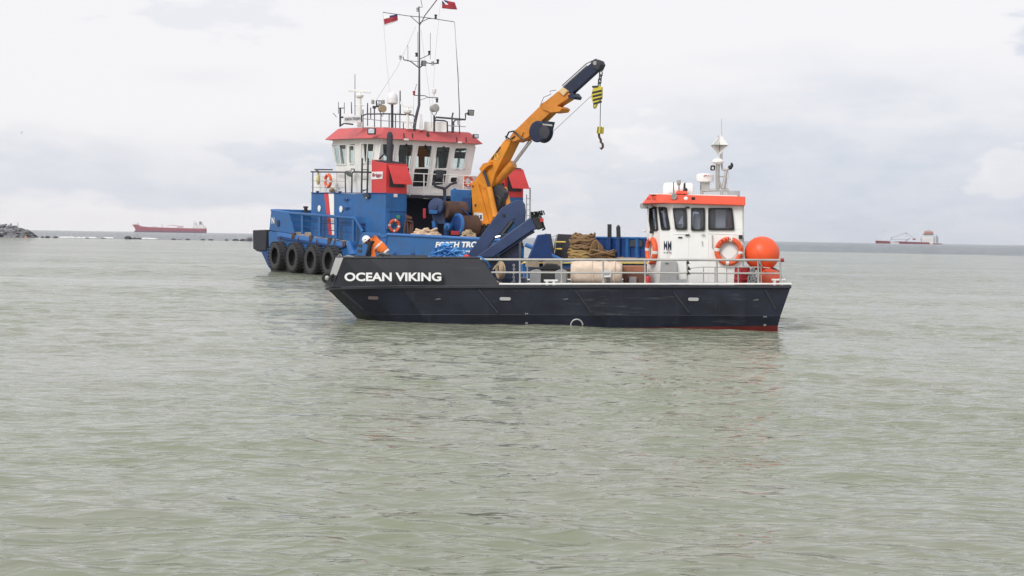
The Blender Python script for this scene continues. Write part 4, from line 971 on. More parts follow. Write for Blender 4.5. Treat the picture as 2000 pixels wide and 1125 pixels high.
# bulwarks
BUL = MB(); BUL.prism([TP(525.8, 449, -.03), TP(541, 454), TP(574.6, 456.5, -.03), TP(564.6, 416, -.03), TP(531, 409.5, -.03), TP(529.5, 411, -.03)], TV * .12)
bt = TP(531, 410)
t_b = tv(bt)[0]; BUL.prism([TL(t_b, 0, ZF - .1), TL(t_b, 10.9, ZF - .1), TL(t_b - .1, 10.9, bt.z), TL(t_b - .1, 0, bt.z)], TU * .12)
BUL.prism([TL(t_b, 10.9, ZF - .1), TL(t_b + 5, 10.9, ZF - .3), TL(t_b + 4, 10.9, bt.z - .2), TL(t_b, 10.9, bt.z)], -TV * .12)
BF = BUL.build("bow_bulwark", M['tug'], TUG, smooth=0, bevel=.02)
MB().tube([TP(529.8, 410.3, .02), TP(565, 415.3, .02)], .07, 8).build("bulwark_capping", M['tug_light'], BF)
MB().tube([TL(t_b - .05, .1, bt.z), TL(t_b - .05, 10.8, bt.z)], .07, 8).build("bulwark_capping", M['tug_light'], BF)
MB().lathe(TP(543.3, 436, -.06), TV, [(.15, 0), (.24, -.02), (.25, .03), (.16, .06)], 20).build("hawse_rim", M['tug_dark'], BF)
MB().lathe(TP(543.3, 436, -.05), -TV, [(0.001, 0), (.19, 0.0), (.19, .04), (0, .041)], 20).build("hawse_hole", M['inside'], BF)
mark("N", 530.8, 424.5, 536, 437, -.05, 'whiteletter', .03, BF, "name_lettering", TP)
# foredeck guard rail
FR = MB().tube([TP(565, 416, .05), TP(694, 426.5, .05), TP(709, 453, .05)], .10, 8).build("guard_rail", M['tug'], TUG)
MB().tube([TP(568, 428, .05), TP(622, 434, .05), TP(690, 441, .05)], .03, 6).build("middle_rail", M['tug_dark'], FR); MB().tube([TP(571, 440, .05), TP(622, 447, .05), TP(690, 455, .05)], .03, 6).build("lower_rail", M['tug_dark'], FR)
for x, yt, yb in ((589.5, 417.5, 457), (623, 420.5, 461), (655.5, 423.3, 466), (689, 426, 471)): MB().prism([TP(x - 2, yb, 0), TP(x + 2, yb, 0), TP(x + 2, yt, 0), TP(x - 2, yt, 0)], TV * .14).build("rail_post", M['tug'], FR, bevel=.01)
MB().tube([TP(697, 427, 1.2), TP(713, 427.5, 1.2), TP(730, 453, 1.2)], .05, 8).build("inner_rail", M['tug'], FR)
wdl = MB(); wdl.lathe(TP(580, 427, 2.2), TV + TU * .4, [(.5, -.3), (.5, -.22), (.28, -.2), (.28, .2), (.5, .22), (.5, .3)], 20); wdl.box(TP(580, 446, 2.2), TU * .5, TV * .4, UP * .3); wdl.build("anchor_windlass", M['inside'], TUG)
MB().lathe(TP(597, 417, 2.5), UP, [(.13, 0), (.13, .4), (.19, .42), (.19, .5), (0, .52)], 14).build("mooring_bollard", M['black'], TUG)
b0 = TP(711.5, 456, .5); MB().lathe(b0 - UP * .2, UP, [(.2, 0), (.2, .75), (.26, .77), (.26, .84), (0, .86)], 16).build("mooring_bollard", M['tug_dark'], TUG)
# after bulwark with name
AB = MB(); AB.prism([TP(692, 500, -.02), TP(707, 453.5, -.02), TP(735, 454.5, -.02), TP(757, 457.2, -.02), TP(935, 466.2, -.02), TP(1010, 470.3, -.02), TP(1010, 520, -.02), TP(760, 520, -.02)], TV * .1)
AFT = AB.build("after_bulwark", M['tug'], TUG, smooth=0, bevel=.015)
MB().tube([TP(757, 457.6, -.04), TP(935, 466.5, -.04), TP(1010, 470.6, -.04)], .085, 8).build("bulwark_capping", M['tug_light'], AFT)
MB().tube([TP(756, 459.5, -.05), TP(752, 480, -.05), TP(751, 497, -.05)], .035, 6).build("edge_strip", M['tug_light'], AFT)
MB().prism([TP(715, 462, -.06), TP(740, 460, -.06), TP(748, 490, -.06), TP(722, 492, -.06)], TV * .05).build("ladder_recess", M['tug_dark'], AFT)
MB().tube([TP(741 + 8 * (1 - math.cos(a)), 455 + 7.5 * math.sin(a), -.06) for a in (math.pi * j / 10 for j in range(11))], .035, 6).build("fairlead_rim", M['tug_light'], AFT)
for k in range(3): MB().prism([TP(697, 477 + k * 10.5, -.05), TP(706, 478 + k * 10.5, -.05), TP(706, 483.5 + k * 10.5, -.05), TP(699, 482 + k * 10.5, -.05)], TV * .04).build("boarding_step", M['inside'], AFT)
for x, y in ((808.5, 497), (772, 497)): MB().ball(TP(x, y, -.02), .16, 12, 8, (1, .6, 1)).build("hull_boss", M['tug_dark'], AFT)
mark("FORTH TROJAN", 850.5, 472.3, 960, 486.5, -.04, 'whiteletter', .05, AFT, "name_lettering", TP, slant=.18)
mark("LEITH", 893, 489.5, 924, 498.5, -.04, 'whiteletter', .03, AFT, "port_lettering", TP, slant=.1)
# stern end of the port bulwark, its shade painted in as darker blue
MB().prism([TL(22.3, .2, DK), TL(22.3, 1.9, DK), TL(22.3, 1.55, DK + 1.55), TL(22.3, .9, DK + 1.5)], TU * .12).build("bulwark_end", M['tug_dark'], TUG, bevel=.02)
for q in ([(1026, 521), (1052, 522.5), (1052, 507), (1027, 506)], [(1060.5, 520), (1096, 523), (1099, 508), (1061, 506)]): MB().prism([TA(x, y, 22.75) for x, y in q], TU * .06).build("stern_board", M['deckwood'], TUG, bevel=.01)
# starboard bulwark seen from inside
sa, sb2 = TA(1165, 459, 13.0), None
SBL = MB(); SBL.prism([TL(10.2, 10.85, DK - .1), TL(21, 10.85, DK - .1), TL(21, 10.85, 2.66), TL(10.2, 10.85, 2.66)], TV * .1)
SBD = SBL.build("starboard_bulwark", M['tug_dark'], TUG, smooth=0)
def TS(px, py, v=10.8): return TP(px, py, v)
MB().tube([TL(10.2, 10.85, 2.68), TL(21, 10.85, 2.68)], .07, 8).build("bulwark_capping", M['tug'], SBD)
for x in (1165, 1190.5, 1208.5, 1228, 1247): MB().prism([TS(x - 2.6, 503), TS(x + 2.6, 503), TS(x + 2.0, 464), TS(x - 2.0, 464)], -TV * .14).build("stiffener", M['tug'], SBD)
MB().prism([TS(1231, 481.5), TS(1256, 481.5), TS(1255, 469), TS(1233, 469)], -TV * .06).build("fairlead_opening", M['inside'], SBD)
MB().prism([TL(10.2, 10.55, DK), TL(21.4, 10.55, DK), TL(21.4, 10.55, DK + .3), TL(10.2, 10.55, DK + .3)], TV * .3).build("timber_waterway", M['deckwood'], SBD)
for x, yt, k in ((1190.5, 436, 0), (1208.2, 441, 1)):
    m_ = MB(); m_.tube([TS(x, 503, 10.7), TS(x, 464, 10.7)], .13, 10, mi=1); m_.tube([TS(x, 465, 10.7), TS(x - k * .6, yt + 2, 10.7)], .125, 10)
    if k: m_.lathe(TS(x - .6, yt + 3.5, 10.7), UP, [(.125, 0), (.06, .14), (0, .16)], 8)
    m_.build("towing_post", [M['black'], M['tug_dark']], TUG)
MB().prism([TS(1082, 505, 10.3), TS(1117, 505, 10.3), TS(1113, 458, 10.3), TS(1089, 457, 10.3)], TV * .2).build("deck_house_box", M['inside'], TUG)
for y, x0, x1 in ((472.5, 1086, 1104), (486, 1081, 1097)):
    MB().tube([TS(x0, y, 9.7), TS(x1, y, 9.7)], .05, 6).build("ladder_rung", M['yellow'], TUG)
MB().tube([TS(1088, 459, 9.7), TS(1079, 503, 9.7)], .05, 6).build("stay_wire", M['greyplate'], TUG)
MB().tube([TS(1072, 457, 9.7), TS(1080, 463, 9.7), TS(1088, 458.5, 9.7)], .02, 5).build("stay_wire", M['greyplate'], TUG)
MB().prism([TS(1044, 504, 9.0), TS(1077, 504, 9.0), TS(1068, 456.7, 9.0), TS(1051, 458.5, 9.0)], TV * .3).build("stern_bracket", M['navy_dark'], TUG)  # shade painted in as navy; its lit facet next is a lighter blue
MB().prism([TS(1062, 504, 8.95), TS(1077, 504, 8.95), TS(1069, 456.3, 8.95), TS(1063, 458.5, 8.95)], -TV * .12).build("stern_bracket", M['tug_dark'], TUG)
# light blue pipe barrier at the stern
PB = MB(); PB.tube([on_y(1025.7, 477.8, 75), on_y(1070, 496, 75), on_y(1116, 517, 75)], .115, 10); PB = PB.build("pipe_barrier", M['tug_light'], TUG)
for x, y0, y1 in ((1020, 480, 524), (1056.5, 491, 524)): MB().tube([on_y(x, y0, 75.1), on_y(x - 1, y1, 75.1)], .10, 8).build("barrier_post", M['tug'], PB)
MB().box(on_y(1019.5, 478, 75), Vector((.07, 0, 0)), Vector((0, .07, 0)), UP * .1).build("barrier_latch", M['black'], PB)

# ---------------------------------------------------------------- deckhouse and engine casings
VH = .45
ca = TP(608, 376.6, VH); cb2 = TP(753.6, 377.2, VH); t_f, t_a = tv(ca)[0], tv(cb2)[0]; ZT = (ca.z + cb2.z) / 2
dh = MB(); dh.prism([TL(t_f, VH, .9), TL(2.2, VH, .9), TL(2.2, VH, cb2.z + .02), TL(t_f, VH, ca.z)], TV * 10.1)
DH = dh.build("deckhouse", M['tug'], TUG, smooth=0, bevel=.02)
CAS = []
for v0 in (VH, 8.95):
    m_ = MB(); m_.prism([TL(2.19, v0, .9), TL(t_a, v0, .9), TL(t_a, v0, cb2.z), TL(2.19, v0, cb2.z + .02)], TV * 1.45); CAS.append(m_.build("engine_casing", [M['tug']], TUG, smooth=0, bevel=.02))
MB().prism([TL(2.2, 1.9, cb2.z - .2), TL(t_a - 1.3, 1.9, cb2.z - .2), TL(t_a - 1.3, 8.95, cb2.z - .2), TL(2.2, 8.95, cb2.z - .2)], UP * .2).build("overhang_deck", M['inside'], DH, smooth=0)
MB().prism([TL(2.22, 1.92, DK), TL(2.22, 8.93, DK), TL(2.22, 8.93, cb2.z - .2), TL(2.22, 1.92, cb2.z - .2)], TU * .04).build("recess_shade", M['inside'], DH, smooth=0)  # near-black sheet stands in for the deep shade of the recess
MB().tube([TP(608, 376.6, VH - .03), TP(753.6, 377.4, VH - .03)], .035, 6).build("deck_edge_bar", M['tug_dark'], DH)
for poly, mt in (([(633.2, 457), (633.2, 457)], None),): pass
MB().prism([TP(642.4, 459, VH - .012), TP(648.6, 459, VH - .012), TP(641.4, 377.6, VH - .012), TP(633, 377.6, VH - .012)], TV * .01).build("red_stripe", M['tug_red'], DH, smooth=0)
MB().prism([TP(648.7, 459, VH - .012), TP(652.5, 459, VH - .012), TP(652, 377.6, VH - .012), TP(641.5, 377.6, VH - .012)], TV * .01).build("white_stripe", M['white'], DH, smooth=0)
for x, y in ((624.3, 407.2), (666.7, 408.6)):
    MB().lathe(TP(x, y, VH - .01), -TV, [(.13, 0), (.21, .01), (.21, .05), (.15, .06)], 20).build("porthole", M['tug_white'], DH)
    MB().lathe(TP(x, y, VH - .012), -TV, [(0, .012), (.14, .012)], 20).build("porthole_glass", M['glass_lower'], DH)
for x, y, w in ((676, 390, 5), (676.5, 406.5, 6), (620, 374.3, 2.5), (664, 375, 2.5)): MB().box(TP(x, y, VH - .06), TU * .15 * w / 3, TV * .05, UP * .05).build("step_bracket", M['tug_dark'], DH)
MB().box(TP(717, 382.5, VH - .08), TU * .35, TV * .08, UP * .09).build("lamp_box", M['inside'], DH); MB().ball(TP(716.5, 386.5, VH - .1), .09, 10, 8).build("wall_lamp", M['galv'], DH)
# port casing: after face fittings
def CA(px, py, o=0.0): return TA(px, py, t_a + o)
MB().prism([CA(769, 385, .01), CA(776, 385.4, .01), CA(776, 378.8, .01), CA(769, 378.5, .01)], TU * .02).build("warning_plate", M['dome'], CAS[0]); MB().prism([CA(774.5, 427, .01), CA(781, 427.5, .01), CA(781, 420, .01), CA(774.5, 420, .01)], TU * .02).build("safety_sign", plain("green sign", (.10, .32, .20)), CAS[0])
MB().tube([CA(755.5, 447, .02), CA(755.5, 447, .15), CA(756, 408, .15), CA(759.5, 406.5, .15), CA(760.5, 448, .15)], .03, 6).build("grab_rail", M['tug_light'], CAS[0])
MB().tube([CA(754, 413, .0), CA(793, 413.5, .0)], .03, 6).build("casing_seam", M['tug_dark'], CAS[0])
# red funnels on the casings, open louvre flaps, exhaust
def funnel(v0, base):
    v1 = v0 + 1.45; z0 = cb2.z; zA, zB = TP(726, 311.6, VH).z, TP(753.6, 319, VH).z; tF = tv(TP(725.5, 340, VH))[0]
    m_ = MB(); m_.prism([TL(tF, v0 + .004, z0), TL(t_a, v0 + .004, z0), TL(t_a, v0 + .004, zB), TL(tF + .55, v0 + .004, zA - .15), TL(tF, v0 + .004, zA)], TV * (v1 - v0 - .008))
    f = m_.build("funnel", M['tug_red'], base, smooth=0, bevel=.02)
    MB().prism([TL(t_a + .01, v0 + .22, z0 + .38), TL(t_a + .01, v1 - .18, z0 + .38), TL(t_a + .01, v1 - .18, zB - .2), TL(t_a + .01, v0 + .22, zB - .2)], TU * .02).build("louvre_opening", M['inside'], f)
    h = zB - .14; MB().prism([TL(t_a + .05, v0 + .12, h), TL(t_a + .05, v1 - .03, h), TL(t_a + .75, v1 - .03, h - 1.12), TL(t_a + .75, v0 + .12, h - 1.12)], UP * .05).build("louvre_flap", M['tug_red'], f, bevel=.01)
    m_ = MB(); m_.prism([TL(tF + .1, v0 + .1, zA - .1), TL(t_a - .1, v0 + .1, zB), TL(t_a - .1, v1 - .1, zB), TL(tF + .1, v1 - .1, zA - .1)], UP * .08); m_.build("funnel_grating", M['inside'], f)
    c = TL((tF + t_a) / 2 + .35, v0 + .55, zA - .3); m_ = MB(); m_.lathe(c, UP, [(.19, 0), (.19, 1.5), (.185, 1.75), (.15, 1.88), (.08, 1.96), (0, 1.98)], 18); m_.build("exhaust_pipe", M['inside'], f)
    return f
FU = funnel(VH, CAS[0]); FU2 = funnel(8.95, CAS[1])
MB().tube([TP(741, 310, .9), TP(750, 301, .9), TP(757, 306, .9)], .05, 6).build("pipe_bracket", M['inside'], FU)
MB().prism([TP(725.2, 350.5, VH - .03), TP(746.5, 349, VH - .03), TP(747.5, 335, VH - .03), TP(725.8, 335.5, VH - .03)], TV * .03).build("company_sign", M['dome'], FU, smooth=0)
mark("Briggs", 727, 338.2, 745.5, 346.8, VH - .045, 'darkred', .02, FU, "sign_lettering", TP, slant=.2)
# white house under the bridge
VW = 1.3
wa = TP(613, 340, VW)
zc = wa.z - .15
mh = MB(); mh.prism([TL(tv(wa)[0], VW, ca.z - .02), TL(4.2, VW, ca.z - .02), TL(4.2, VW, zc), TL(tv(wa)[0], VW, zc)], TV * 8.4)
MH = mh.build("bridge_base", M['tug_white'], TUG, smooth=0, bevel=.02)
for x, y, w, h in ((657, 360, 4, 6), (668, 350, 2.2, 2), (650, 349.5, 1.2, 1), (664, 367, 5, 3), (684, 371, 7, 1.3), (690, 356, 1.5, 9), (675.5, 341.5, 1.5, 1.2)): MB().box(TP(x, y, VW - .03), TU * w / 26, TV * .05, UP * h / 62).build("wall_fitting", M['greyplate' if h < 5 else 'tug_white'], MH, bevel=.01)
MB().lathe(TP(648, 371.5, VW - .2), TU, [(.1, -.2), (.14, -.15), (.14, .15), (.1, .2)], 12).build("wall_reel", M['tan'], MH)

# ---------------------------------------------------------------- bridge with real openings
EAVE = [(5.2, .7), (3.4, .15), (-1.2, .05), (-2.6, 1.9), (-2.6, 6.95), (-1.2, 8.8), (3.4, 8.7), (5.2, 8.16)]
ctr = (1.6, 4.43)
def ez(t): return TA(0, 0, 0).z * 0 + 8.56 + .028 * (5.2 - t)
def off(d, dz): return [TL(t + (ctr[0] - t) * d / 4.2, v + (ctr[1] - v) * d / 4.4, ez(t) + dz) for t, v in EAVE]
eave = off(0, 0); wtop = off(.42, .03); wbot = off(.90, 0)
wbot = [Vector((p.x, p.y, cb2.z - .0)) for p in wbot]
wt2 = [p.copy() for p in wtop]
br = MB(); allw = []
def zpt(x, y): return (680 + x / 4.687, 260 + y / 4.687)
def face(i, j, wins):
    bl, br_, tr_, tl_ = wbot[i], wbot[j], wtop[j], wtop[i]
    n = (br_ - bl).cross(tl_ - bl).normalized(); qs = []
    for w in wins: qs.append([meet(x, y, bl, n) for x, y in w])
    out = n if n.dot(bl - TL(ctr[0], ctr[1], 6)) > 0 else -n
    return bl, br_, tr_, tl_, out, qs
wA = [[zpt(*p) for p in q] for q in ([(272, 312), (402, 312), (425, 97), (297, 97)], [(438, 312), (570, 312), (597, 102), (462, 102)], [(608, 318), (744, 318), (770, 112), (637, 112)], [(782, 326), (906, 326), (935, 124), (806, 124)], [(948, 322), (1060, 322), (1088, 134), (975, 134)])]
bl, br1, tr1, tl1, nA_, qA = face(0, 7, wA); wall_with_windows([bl, br1, tr1, tl1], qA, nA_, .07, br); allw += [(q, nA_) for q in qA]
lowA = [[meet(*zpt(*p), bl, nA_) for p in q] for q in ([(582, 492), (716, 492), (737, 322), (602, 322)], [(757, 484), (882, 470), (903, 336), (775, 336)], [(505, 440), (548, 440), (562, 315), (515, 315)], [(928, 452), (990, 452), (1000, 402), (935, 402)])]
bl, br1, tr1, tl1, nB_, qB = face(1, 0, [[(706, 318), (727, 318), (732, 280), (705, 280)]]); wall_with_windows([bl, br1, tr1, tl1], qB, nB_, .07, br); allw += [(q, nB_) for q in qB]
bl, br1, tr1, tl1, nC_, qC = face(2, 1, [[(656, 321), (676.8, 321), (677, 282), (649.5, 282)], [(683, 320), (691.8, 320), (692.5, 284), (683, 284)]]); wall_with_windows([bl, br1, tr1, tl1], qC, nC_, .07, br); allw += [(q, nC_) for q in qC]
# sides that face away: generic ribbon windows so that daylight shows through
def generic(i, j, k):
    bl, br_, tr_, tl_ = wbot[i], wbot[j], wtop[j], wtop[i]; n = (br_ - bl).cross(tl_ - bl).normalized(); n = n if n.dot(bl - TL(ctr[0], ctr[1], 6)) > 0 else -n
    def pt(u, w): return bl.lerp(br_, u).lerp(tl_.lerp(tr_, u), w)
    qs = [[pt((m_ + .05) / k, .44), pt((m_ + .95) / k, .44), pt((m_ + .95) / k, .94), pt((m_ + .05) / k, .94)] for m_ in range(k)]
    wall_with_windows([bl, br_, tr_, tl_], qs, n, .07, br); return [(q, n) for q in qs]
for i, j, k in ((3, 2, 2), (4, 3, 4), (5, 4, 2), (6, 5, 4), (7, 6, 2)): allw += generic(i, j, k)
BR = br.build("bridge", M['tug_white'], TUG, smooth=0, bevel=.015)
for q, n in allw:
    MB_ = frame_mb(q, n, .06, .11, .10, .03); MB_.build("window", M['tug_white'], BR); MB().prism(rounded(inset(q, .02), .08), -n * .012).build("window_pane", M['glass_clear'], BR, smooth=0)
for q in lowA:
    q2_ = [p + nA_ * .02 for p in q]; MB().prism(rounded(q2_, .1), nA_ * .02).build("lower_window", M['glass_lower'], BR, smooth=0); frame_mb(q2_, nA_, .05, .08, .1, .05).build("window_frame", M['tug_white'], BR)
for q, n in ((qB[0], nB_), (qC[0], nC_)):
    m_ = (q[0] + q[1]) / 2, (q[2] + q[3]) / 2; MB().tube([m_[0] + n * .02, m_[1] + n * .02], .045, 6).build("window_bar", M['tug_white'], BR)
# consoles, chairs and a dark ceiling inside
zi = qA[2][0].z
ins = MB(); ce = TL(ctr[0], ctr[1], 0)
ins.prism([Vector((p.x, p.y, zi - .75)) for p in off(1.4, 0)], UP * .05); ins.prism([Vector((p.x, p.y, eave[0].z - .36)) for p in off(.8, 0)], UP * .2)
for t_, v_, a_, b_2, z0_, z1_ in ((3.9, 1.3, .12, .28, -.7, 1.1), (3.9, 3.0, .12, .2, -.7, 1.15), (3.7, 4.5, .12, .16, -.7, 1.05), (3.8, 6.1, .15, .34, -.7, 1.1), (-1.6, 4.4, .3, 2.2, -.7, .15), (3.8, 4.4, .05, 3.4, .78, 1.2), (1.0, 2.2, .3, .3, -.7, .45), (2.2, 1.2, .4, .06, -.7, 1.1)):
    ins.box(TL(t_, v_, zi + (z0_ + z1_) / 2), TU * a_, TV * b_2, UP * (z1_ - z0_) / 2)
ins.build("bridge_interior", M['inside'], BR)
for q in qA[1:4]:                                              # rolled blinds and wipers at the head of the after windows
    a, b = q[3].lerp(q[2], .45) + nA_ * .1, q[3].lerp(q[2], .75) + nA_ * .1; MB().tube([a + UP * .02, b - UP * .25], .05, 6).build("wiper_motor", M['inside'], BR); MB().tube([b - UP * .2, q[0].lerp(q[1], .8) + nA_ * .05 + UP * .15], .018, 5).build("wiper_arm", M['black'], BR)
# roof: red visor and flat top
rtop = off(.72, .72)
RFV = MB(); RFV.hexa(eave, rtop); TR = RFV.build("roof", M['roof_red'], TUG, smooth=0, bevel=.02)
MB().prism(off(.8, .722), UP * .03).build("roof_deck", M['greyplate'], TR, smooth=0)
nv = (eave[7] - eave[0]).cross(rtop[0] - eave[0]).normalized(); nv = nv if nv.dot(TU) > 0 else -nv
def onv(px, py, o=.0): return meet(px, py, eave[0], nv) + nv * o
for x, y in ((788.5, 266), (805, 266), (892, 274), (910, 274)): MB().tube([onv(x, y - 5, .03), onv(x + .3, y + 4, .03)], .03, 5).build("visor_rib", M['black'], TR)
for x, y in ((793, 272.5), (897.5, 278)): MB().box(onv(x, y, .0), TV * .14, TU * .08, UP * .05).build("eave_lamp", M['white'], TR)
MB().lathe(onv(834, 262, .12), UP, [(.08, -.3), (.1, -.2), (.05, .1)], 10).build("eave_horn", M['rust'], TR)
def flood(px, py, Y, w, h, mat='black', par=None, face=(-.3, -1, -.2)):
    c = on_y(px, py, Y); fdir_ = Vector(face).normalized(); s_ = fdir_.cross(UP).normalized(); u_ = s_.cross(fdir_); k = Y / F
    m_ = MB(); m_.box(c, s_ * w * k / 2, u_ * h * k / 2, fdir_ * .09); m_.box(c + fdir_ * .095, s_ * w * k * .38, u_ * h * k * .38, fdir_ * .012, 1); return m_.build("floodlight", [M[mat], M['chrome']], par or TR, bevel=.015)
flood(726, 256.5, 88.0, 16, 12, 'inside', face=(-.2, -1, .1)); flood(929, 266, 91.6, 11, 8, 'inside', face=(.6, -1, 0)); flood(740, 203, 90, 11, 13, face=(.4, -1, .3)); flood(919.5, 220, 91, 12, 11, face=(.5, -1, -.3))

# ---------------------------------------------------------------- everything on the bridge roof
RY_ = 89.6
def R(px, py, Y=RY_): return on_y(px, py, Y)
rr = MB().tube([R(708, 226), R(716, 222.8), R(760, 222.2), R(806, 224.6), R(811.5, 229), R(811, 253)], .045, 8).build("roof_railing", M['mastgrey'], TR)
MB().tube([R(708, 231.5), R(745, 235.5), R(768, 237), R(811, 240)], .03, 6).build("middle_rail", M['greyplate'], rr)
for x, y0, y1 in ((709, 214, 250), (718, 202, 246), (724, 210, 232), (731.5, 207, 250), (744, 223, 250), (760, 222, 250), (772.5, 224, 251), (781, 224, 251), (788, 240, 252), (797, 225, 252)): MB().tube([R(x, y1), R(x, y0)], .033, 6).build("rail_post", M['mastgrey'], rr)
mb = MB(); mb.tube([R(848.5, 257, 91), R(849, 232, 91), R(852, 229, 91), R(908, 233.5, 91)], .06, 8); rr2 = mb.build("roof_railing", M['mastgrey'], TR)
MB().tube([R(874, 259, 91), R(873.5, 238, 91), R(869, 236, 91), R(849, 234.5, 91)], .05, 8).build("rail_hoop", M['mastgrey'], rr2); MB().tube([R(885, 260, 91), R(886, 238, 91), R(890, 234, 91), R(909, 233.4, 91), R(909.3, 222, 91), R(914, 221, 91)], .055, 8).build("rail_hoop", M['mastgrey'], rr2)
MB().tube([R(875.5, 245, 91), R(910, 247.5, 91)], .03, 6).build("middle_rail", M['greyplate'], rr2); MB().tube([R(883, 260, 91), R(883, 228, 91), R(885, 220, 91)], .05, 6).build("rail_post", M['mastgrey'], rr2)
MB().prism([R(828, 256, 90.5), R(872, 258, 90.5), R(872, 238.5, 90.5), R(829, 237.5, 90.5)], Vector((0, .06, 0))).build("weather_screen", M['tug_white'], TR)
mb = MB(); mb.prism([R(819, 254, 90), R(826, 254, 90), R(823, 222, 90), R(819.5, 222, 90)], Vector((0, .5, 0))); mb.build("mast_foot", M['tug_white'], TR)
nb_ = MB(); nb_.prism([R(671, 240.5, 89), R(706, 238, 89), R(705.5, 224.5, 89), R(671, 227.8, 89)], Vector((.02, .06, 0))); NB = nb_.build("name_board", M['dome'], TR, smooth=0)
a_, b_, c_ = R(673.5, 237.3, 88.96), R(703.5, 235.2, 88.96), R(673.5, 230.2, 88.96)
text_mb("FORTH TROJAN", a_, b_ - a_, c_ - a_, (b_ - a_).length, (c_ - a_).length, .012, .03).build("board_lettering", M['inside'], NB, smooth=0)
MB().prism([R(704.8, 238, 89.0), R(707, 238, 89.0), R(707, 224, 89.0), R(704.8, 224, 89.0)], Vector((0, .1, 0))).build("board_edge", M['inside'], NB)
MB().tube([R(663, 247, 89.4), R(672, 241, 89.4), R(690, 243, 89.4)], .05, 6).build("board_bracket", M['inside'], NB)
# aerial fork at the left corner
af = MB(); af.tube([R(664.5, 247), R(664.5, 211)], .06, 8); af.tube([R(661, 211), R(672.5, 211)], .03, 6); af.tube([R(661, 222), R(661, 199)], .02, 5); af.tube([R(672.5, 222), R(672.5, 200)], .02, 5); af.tube([R(664, 229), R(671, 229)], .06, 6); af.tube([R(657.5, 229), R(650.5, 221)], .02, 5); af.build("aerial_fork", M['inside'], TR)
for x, y0, y1, r_ in ((693.3, 225, 145, .018), (687, 222, 199, .025), (717.8, 222, 201, .03), (781.5, 222, 177, .035)): MB().tube([R(x, y0), R(x - (1 if x == 687 else 0), y1)], [r_ * 1.4, r_], 6).build("whip_aerial", M['inside'], TR)
# main radar
ra = MB(); ra.tube([R(702, 248), R(702, 205)], .15, 10); ra.tube([R(702, 206), R(702, 190)], .13, 10); ra.tube([R(694, 205.5), R(710, 205.5)], .05, 6); ra.lathe(R(702.3, 192), UP, [(.12, 0), (.2, .04), (.25, .12), (.25, .2), (.08, .26), (.06, .4)], 16); RA = ra.build("radar_pedestal", M['tug_white'], TR)
MB().box(R(702, 178), Vector((.70, -.05, -.06)), Vector((0, .06, 0)), UP * .075).build("radar_scanner", M['tug_white'], RA, bevel=.02)
# satellite dome
sdm = MB(); sdm.lathe(R(766.5, 201.5), UP, [(.2, -.08), (.26, -.05), (.33, 0), (.335, .25), (.32, .42), (.26, .57), (.15, .66), (0, .70)], 24); SD_ = sdm.build("satellite_dome", M['dome'], TR)
MB().tube([R(766, 252), R(766, 203)], .08, 8).build("dome_post", M['inside'], SD_)
# cluster of lamps on the port side
sm = MB(); sm.tube([R(731, 224), R(731, 208)], .03, 6); sm.box(R(731, 209.5), Vector((.1, 0, 0)), Vector((0, .1, 0)), UP * .08); sm.build("lamp_post", M['inside'], TR)
for x, y in ((728.3, 199), (748.5, 199)): MB().lathe(R(x, y), UP, [(.08, -.13), (.1, -.1), (.1, .1), (.07, .13)], 12).build("signal_lamp", M['galv'], TR)
MB().lathe(R(746, 212.5), Vector((.6, -1, 0)), [(.1, -.25), (.2, -.15), (.23, .12), (.24, .18)], 16).build("searchlight", M['tan'], TR); MB().tube([R(741, 216), R(747, 228), R(751, 216)], .025, 5).build("searchlight_yoke", M['inside'], TR)
# small radar
sr = MB(); sr.box(R(795, 207.5), Vector((.36, 0, -.07)), Vector((0, .08, 0)), UP * .05); sr.lathe(R(796, 222), UP, [(.15, -.02), (.24, .06), (.26, .2), (.1, .26), (.07, .4)], 14); sr.tube([R(796, 252), R(796, 222)], .09, 8); sr.tube([R(806, 252), R(796, 228)], .05, 6); sr.tube([R(781, 204), R(781, 222), R(776, 219)], .03, 5); sr.box(R(783.5, 201), Vector((.06, 0, 0)), Vector((0, .06, 0)), UP * .1); sr.build("small_radar", M['tug_white'], TR)
se = MB(); se.lathe(R(848, 211.5, 90), Vector((.8, -1, .1)), [(.12, -.3), (.22, -.2), (.25, .1), (.26, .2), (.2, .22)], 18); SE = se.build("searchlight", M['galv'], TR); MB().tube([R(842, 213, 90), R(844, 222, 90), R(848, 226, 90), R(852, 222, 90), R(854, 213, 90)], .03, 6).build("searchlight_yoke", M['galv'], SE); MB().tube([R(848, 226, 90), R(848, 257, 90)], .06, 8).build("searchlight_post", M['inside'], SE)
# mast
mt = MB(); mt.tube([R(808.5, 254, 90), R(811, 236, 90), R(815, 219, 90), R(818.5, 205, 90), R(819, 130, 90), R(819, 45, 90), R(818.5, 12, 90)], [.10, .10, .09, .085, .055, .04, .03], 10); TM = mt.build("mast", M['mastgrey'], TUG)
def arm(pts, r=.035, n="yard_arm"): return MB().tube([R(x, y, 90) for x, y in pts], r * .85, 6).build(n, M['mastgrey'], TM)
arm([(747.5, 24), (797, 31), (830, 34), (887.5, 42.7)], .028); arm([(819, 47), (802, 32)], .03); arm([(819, 45), (836, 36.5), (845, 36)], .03); arm([(819, 50), (824, 42), (830, 30), (853, 0), (858, -8)], .04, "gaff")
arm([(819, 133), (801.5, 119.5), (788, 116.5), (787.5, 111)], .045); arm([(819, 120.5), (797, 118.5)], .02); arm([(819, 133), (832, 122.5), (845, 124.5), (857, 123.5)], .045); arm([(819, 116), (838, 107)], .03); arm([(808, 186), (830, 187), (836, 190), (856, 191)], .035); arm([(819, 196), (836, 190)], .02)
